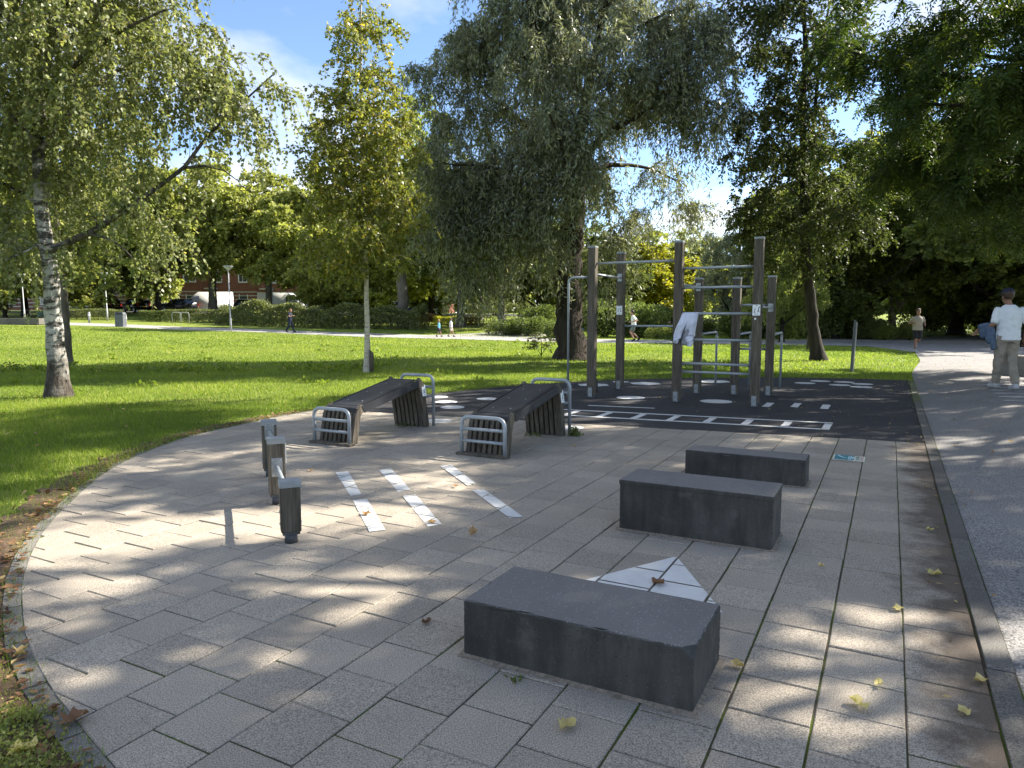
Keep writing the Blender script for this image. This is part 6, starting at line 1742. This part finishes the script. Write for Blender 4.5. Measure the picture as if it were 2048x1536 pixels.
def person(label, loc, face, H, P, colors, vox=.02, detail=False, sleeve=.5, legs='long', hair=HB, skin=SK, cap=None, shoes=None, hands=True, longhair=False):
    """P: joint positions for a 1.75 m body, x right, y forward, z up; scaled to H. face: heading in degrees (0 = +Y)."""
    k = H/1.75; root = empty('person', loc, R(-face)); root.scale = (k, k, k); tag(root, label, 'person')
    J = {n: Vector(v) for n, v in P.items() if not n.startswith('_')}
    body = MB()
    hd = J['head']; nk = J['neck']; fw = Vector((math.sin(R(P.get('_look', 0))), math.cos(R(P.get('_look', 0))), 0)) if False else Vector((0, 1, 0))
    ellipsoid(body, hd+Vector((0, 0, .02)), (.075, .095, .115)); ellipsoid(body, hd+Vector((0, .025, -.06)), (.055, .065, .06))
    ellipsoid(body, hd+Vector((0, .10, -.01)), (.013, .02, .028))                      # nose
    for s in (-1, 1):
        ellipsoid(body, hd+Vector((s*.078, -.005, -.005)), (.012, .022, .034))          # ears
    capsule(body, nk-Vector((0, 0, .06)), hd-Vector((0, .01, .06)), .058, .052)
    ch = J['chest']; pv = J['pelvis']
    capsule(body, pv, ch, .10, .10); capsule(body, ch+Vector((-.1, 0, .08)), ch+Vector((.1, 0, .08)), .06, .06)
    for s in 'LR':
        capsule(body, J['sh'+s]*.8+J['el'+s]*.2, J['el'+s], .044, .038); capsule(body, J['el'+s], J['wr'+s], .038, .026)
        capsule(body, J['hip'+s], J['kn'+s], .082, .055); capsule(body, J['kn'+s], J['an'+s], .054, .036)
        an = J['an'+s]; toe = J['toe'+s]; capsule(body, an-Vector((0, 0, .03)), toe, .038, .03)
        w = J['wr'+s]; d = (w-J['el'+s]).normalized(); side = Vector((1 if s == 'R' else -1, 0, 0))
        hdv = P.get('_hand'+s); d = Vector(hdv).normalized() if hdv else d
        lat = d.cross(side)
        if lat.length < .2: lat = d.cross(Vector((0, 0, 1)))
        lat.normalize()
        # palm, four fingers of unequal length and a thumb leaving the side of the palm
        pc = w+d*.045; ellipsoid(body, pc, (.022, .04, .05), Matrix((side-d*side.dot(d), lat, d)).transposed() if False else None)
        curl = d.cross(lat).normalized()
        for i, fl_ in enumerate((.06, .072, .068, .052)):
            b0_ = w+d*.08+lat*(.03-.02*i); b1_ = b0_+d*fl_*.55-curl*.008; b2_ = b1_+d*fl_*.4-curl*.022*(1 if s == 'L' else -1)
            capsule(body, b0_-d*.02, b1_, .0095, .0085, n=6); capsule(body, b1_, b2_, .0085, .007, n=6)
        t0 = w+d*.03+lat*.03; t1 = t0+lat*.025+d*.03; capsule(body, t0, t1, .012, .010, n=6); capsule(body, t1, t1+d*.03+lat*.004, .010, .008, n=6)
    remeshed('body', body, skin, root, vox if not detail else .010, 3)
    # eyes and mouth
    eye = MB()
    for s in (-1, 1): ellipsoid(eye, hd+Vector((s*.03, .083, .012)), (.011, .008, .007), n=8)
    eye.build('eyes', M['ink'], root)
    mo = MB(); ellipsoid(mo, hd+Vector((0, .086, -.062)), (.022, .006, .006), n=8); mo.build('mouth', simple('lip_tone', (.25, .09, .07), None, 5, .5), root)
    # hair or cap
    hr = MB()
    ellipsoid(hr, hd+Vector((0, -.018, .045)), (.083, .097, .10))
    if longhair: ellipsoid(hr, hd+Vector((0, -.06, -.06)), (.075, .05, .13))
    hm = hr.mesh('hair'); bm = bmesh.new(); bm.from_mesh(hm)
    bmesh.ops.delete(bm, geom=[v for v in bm.verts if v.co.z < hd.z+.0 and v.co.y > hd.y-.03 or v.co.y > hd.y+.068 and v.co.z < hd.z+.07], context='VERTS'); bm.to_mesh(hm); bm.free()
    ho = link('hair', hm, hair, root); sd = ho.modifiers.new('thick', 'SOLIDIFY'); sd.thickness = .012; sd.offset = 1
    if cap is not None:
        cp = MB(); v = []; n = 20
        loft(cp, [(hd.x, hd.y-.01, hd.z+.02, .090, .106), (hd.x, hd.y-.01, hd.z+.085, .092, .108), (hd.x, hd.y-.012, hd.z+.125, .075, .09), (hd.x, hd.y-.014, hd.z+.148, .04, .05)], n)
        co = cp.build('cap', cap, root)
        br_ = MB(); br_.add([(hd.x-.075, hd.y+.06, hd.z+.05), (hd.x+.075, hd.y+.06, hd.z+.05), (hd.x+.06, hd.y+.165, hd.z+.035), (hd.x-.06, hd.y+.165, hd.z+.035), (hd.x-.075, hd.y+.06, hd.z+.062), (hd.x+.075, hd.y+.06, hd.z+.062), (hd.x+.06, hd.y+.165, hd.z+.043), (hd.x-.06, hd.y+.165, hd.z+.043)],
                            [(3, 2, 1, 0), (4, 5, 6, 7), (0, 1, 5, 4), (1, 2, 6, 5), (2, 3, 7, 6), (3, 0, 4, 7)]); br_.build('cap_peak', cap, co)
    # shirt
    sh = MB()
    shx = (J['shR'].x-J['shL'].x)/2; cxm = (J['shR']+J['shL'])/2
    hem = P.get('_hem', pv.z-.05)
    prof = [(0, .205, .15), (.12, .19, .14), (.28, .19, .14), (.40, .20, .14), (.485, shx*1.0, .125), (.54, shx*.82, .10), (.575, .105, .085), (.60, .07, .07)]
    zt = J['neck'].z-.02; base = Vector((pv.x, pv.y, hem)); topc = Vector((cxm.x, cxm.y, zt)); rings = []
    for t, rx, ry in prof:
        u = t/.60; c = base*(1-u)+topc*u; rings.append((c.x, c.y, c.z, rx, ry))
    loft(sh, rings)
    for s in 'LR':
        a, b = J['sh'+s], J['el'+s]
        capsule(sh, a-Vector((0, 0, .025)), a+(b-a)*.35, .052, .056); capsule(sh, a+(b-a)*.3, a+(b-a)*min(1, sleeve*1.0), .056, .062)
        if sleeve > 1: capsule(sh, b, b+(J['wr'+s]-b)*(sleeve-1), .056, .045)
    so_ = remeshed('shirt', sh, colors[0], root, vox*.9 if not detail else .013, 4)
    if detail: wrinkle(so_, .09, .03)
    # trousers or shorts
    tr = MB()
    loft(tr, [(pv.x, pv.y, pv.z-.13, .165, .125), (pv.x, pv.y, pv.z-.05, .175, .128), (pv.x, pv.y, pv.z+.06, .15, .105)])
    for s in 'LR':
        h, kn, an = J['hip'+s], J['kn'+s], J['an'+s]
        if legs == 'long':
            capsule(tr, h, kn, .105, .078); capsule(tr, kn, an+Vector((0, 0, .03)), .078, .066)
        else:
            capsule(tr, h, h+(kn-h)*.72, .10, .098)
    to_ = remeshed('trousers' if legs == 'long' else 'shorts', tr, colors[1], root, vox*.9 if not detail else .013, 4)
    if detail: wrinkle(to_, .07, .035)
    if shoes is not None:
        for s in 'LR':
            so = MB(); an, toe = J['an'+s], J['toe'+s]; dd = (toe-an); fl_ = Vector((dd.x, dd.y, 0)).normalized() if Vector((dd.x, dd.y, 0)).length > .01 else Vector((0, 1, 0))
            heel = an-Vector((0, 0, .045))-fl_*.03
            capsule(so, heel, toe, .05, .045); capsule(so, an-Vector((0, 0, .02)), an+Vector((0, 0, .02)), .05, .048)
            remeshed('shoe', so, shoes, root, .02 if not detail else .012, 3)
    return root
def wrinkle(o, scale, amount):
    d_ = o.modifiers.new('wrinkles', 'DISPLACE'); t_ = bpy.data.textures.new('wrinkles', 'CLOUDS'); t_.noise_scale = scale; t_.noise_depth = 1; d_.texture = t_; d_.strength = amount; d_.mid_level = .5
def pose(**kw):
    P = dict(head=(0, .02, 1.625), neck=(0, 0, 1.50), chest=(0, 0, 1.28), pelvis=(0, 0, .95), shL=(-.185, 0, 1.43), shR=(.185, 0, 1.43), elL=(-.23, -.02, 1.13), elR=(.23, -.02, 1.13), wrL=(-.24, .06, .88), wrR=(.24, .06, .88),
             hipL=(-.09, 0, .90), hipR=(.09, 0, .90), knL=(-.10, .02, .49), knR=(.10, .02, .49), anL=(-.10, 0, .09), anR=(.10, 0, .09), toeL=(-.11, .15, .04), toeR=(.11, .15, .04))
    P.update(kw); return P
# walking man with cap, seen from behind, jacket over his left arm
M['tee'] = simple('white_cotton', (0.62, 0.65, 0.70), (0.72, 0.75, 0.79), 8, .9, bump=.006, bscale=14); M['beige'] = simple('beige_trousers', (0.22, 0.19, 0.15), (0.30, 0.265, 0.215), 9, .9, bump=.008, bscale=16)
M['navy'] = simple('navy_cloth', (0.008, 0.012, 0.035), (0.014, 0.02, 0.05), 12, .85); M['denim'] = simple('blue_denim', (0.055, 0.085, 0.14), (0.11, 0.15, 0.22), 18, .9, bump=.01, bscale=30)
M['greyshoe'] = simple('grey_shoe', (0.22, 0.23, 0.24), (0.5, 0.5, 0.5), 12, .7); M['blackcloth'] = simple('black_cloth', (0.008, 0.008, 0.01), None, 10, .85); M['sand'] = simple('sand_cloth', (0.24, 0.21, 0.16), (0.3, 0.265, 0.21), 8, .9)
zc_ = None
def stand(px, py_feet, depth):
    x = atx(px, depth); return Vector((x, depth, tz(x, depth)+.014))
man = person('man in white T-shirt, beige trousers and navy cap walking away at the right edge', stand(2010, 782, 13.1), 6, 1.86,
    pose(head=(-.03, .05, 1.61), neck=(0, .02, 1.49), chest=(0, .01, 1.28), shL=(-.20, .0, 1.415), shR=(.20, .01, 1.415), elL=(-.27, -.03, 1.13), wrL=(-.40, .17, 1.04), elR=(.27, -.06, 1.13), wrR=(.29, .04, .89),
         hipL=(-.10, 0, .90), knL=(-.105, .05, .49), anL=(-.085, .13, .10), toeL=(-.10, .27, .05), hipR=(.09, 0, .90), knR=(.075, -.01, .49), anR=(.045, -.22, .12), toeR=(.05, -.09, .045), _hem=.86, _handL=(-.35, .4, -.8)),
    (M['tee'], M['beige']), detail=True, sleeve=.78, cap=M['navy'], shoes=M['greyshoe'], skin=SKD, hair=HB)
# his denim jacket: folded cloth bundle hanging over the forearm
jk = MB()
for i, (x0, y0, z0, x1, y1, z1, r0, r1) in enumerate(((-.34, .06, 1.10, -.28, .04, .84, .055, .05), (-.29, .03, 1.10, -.23, -.02, .73, .05, .035), (-.39, .10, 1.10, -.37, .10, .93, .045, .04), (-.26, .04, 1.10, -.20, .03, .80, .045, .045), (-.41, .10, 1.09, -.28, .02, 1.12, .05, .05), (-.25, .06, 1.0, -.25, .0, .70, .03, .025))):
    capsule(jk, (x0, y0, z0), (x1, y1, z1), r0, r1)
ja = remeshed('denim_jacket', jk, M['denim'], None, .012, 2); ja.location = man.location; ja.rotation_euler = man.rotation_euler; ja.scale = man.scale
dsp = ja.modifiers.new('folds', 'DISPLACE'); tx = bpy.data.textures.new('cloth_folds', 'CLOUDS'); tx.noise_scale = .06; dsp.texture = tx; dsp.strength = .035; dsp.mid_level = .5
tag(ja, 'blue denim jacket carried over the arm of the walking man', 'jacket')
bag = MB(); bag.box((-.08, -.16, .0), (.08, .16, .30), bev=.04); bg_ = empty('shoulder_bag'); 
bg_.location = man.location+Vector((.40, .05, .78)); tag(bg_, 'dark bag hanging at the right hand of the walking man', 'bag')
bag.build('body', M['blackcloth'], bg_); MB().tube(round_path([(0, -.1, .28), (0, -.1, .42), (0, .1, .42), (0, .1, .28)], .06), .012, 8).build('handle', M['blackcloth'], bg_)
# runner coming towards the camera
person('runner in sand-coloured T-shirt and black shorts coming along the footpath', stand(1829, 706, 28.6), 186, 1.74,
    pose(elL=(-.29, -.05, 1.15), wrL=(-.20, .17, 1.10), elR=(.28, -.12, 1.17), wrR=(.22, .12, 1.20), knL=(-.09, -.02, .50), anL=(-.11, -.33, .42), toeL=(-.11, -.33, .27), knR=(.09, .10, .50), anR=(.08, .03, .10), toeR=(.08, .18, .05)),
    (M['sand'], M['blackcloth']), .018, sleeve=.6, legs='short', shoes=M['greyshoe'], skin=SKD)
# jogger in white heading left on the far path
person('jogger in white T-shirt and grey shorts running left, seen between the left frame posts', stand(1266, 684, 40.0), -82, 1.76,
    pose(elL=(-.24, -.10, 1.16), wrL=(-.16, .18, 1.12), elR=(.24, -.22, 1.18), wrR=(.20, .05, 1.10), knL=(-.08, .20, .55), anL=(-.08, -.02, .16), toeL=(-.08, .10, .07), knR=(.09, .08, .52), anR=(.09, -.28, .20), toeR=(.09, -.20, .06), chest=(0, .05, 1.28), neck=(0, .08, 1.49), head=(0, .11, 1.62), shL=(-.18, .06, 1.42), shR=(.18, .06, 1.42)),
    (simple('white_sport_shirt', (.72, .72, .71), None, 6, .8), simple('grey_shorts', (.14, .16, .14), None, 6, .85)), .02, sleeve=.62, legs='short', shoes=M['blackcloth'])
# woman in navy with a phone
person('woman in navy clothes walking on the path and looking at her phone', stand(584, 663, 51.5), 100, 1.70,
    pose(elL=(-.22, .04, 1.16), wrL=(-.10, .26, 1.22), elR=(.22, .04, 1.16), wrR=(.10, .27, 1.22), knL=(-.08, .14, .50), anL=(-.08, .24, .10), toeL=(-.08, .38, .06), knR=(.08, -.04, .50), anR=(.08, -.28, .13), toeR=(.08, -.16, .05), head=(0, .06, 1.60)),
    (M['navy'], simple('dark_blue_jeans', (.012, .018, .04), None, 8, .9)), .02, sleeve=.5, shoes=M['blackcloth'], hair=simple('red_brown_hair', (.16, .06, .03), None, 20, .6), longhair=True)
CHW = dict(knL=(-.08, .14, .50), anL=(-.08, .22, .10), toeL=(-.08, .36, .06), knR=(.08, -.02, .50), anR=(.08, -.26, .13), toeR=(.08, -.14, .05), head=(0, .02, 1.66))
person('child in blue top and dark shorts walking on the path, left of the other child', stand(879, 675, 48.0), 95, 1.13, pose(**CHW), (simple('light_blue_top', (.10, .30, .42), None, 8, .9), M['navy']), .02, sleeve=1.6, legs='short', hair=HBL, shoes=M['blackcloth'])
person('blond child in white top and pale shorts, right of the child in blue', stand(903, 675, 48.0), 92, 1.28, pose(**CHW), (simple('white_top', (.62, .66, .72), None, 8, .9), simple('pale_shorts', (.5, .42, .34), None, 8, .9)), .02, sleeve=.6, legs='short', hair=HBL, shoes=M['blackcloth'])
person('person in black mostly hidden behind the middle frame post', stand(1347, 684, 41.0), -80, 1.74, pose(elR=(.26, .05, 1.15), wrR=(.2, .25, 1.1)), (M['blackcloth'], M['blackcloth']), .02, sleeve=1.7, shoes=M['blackcloth'])
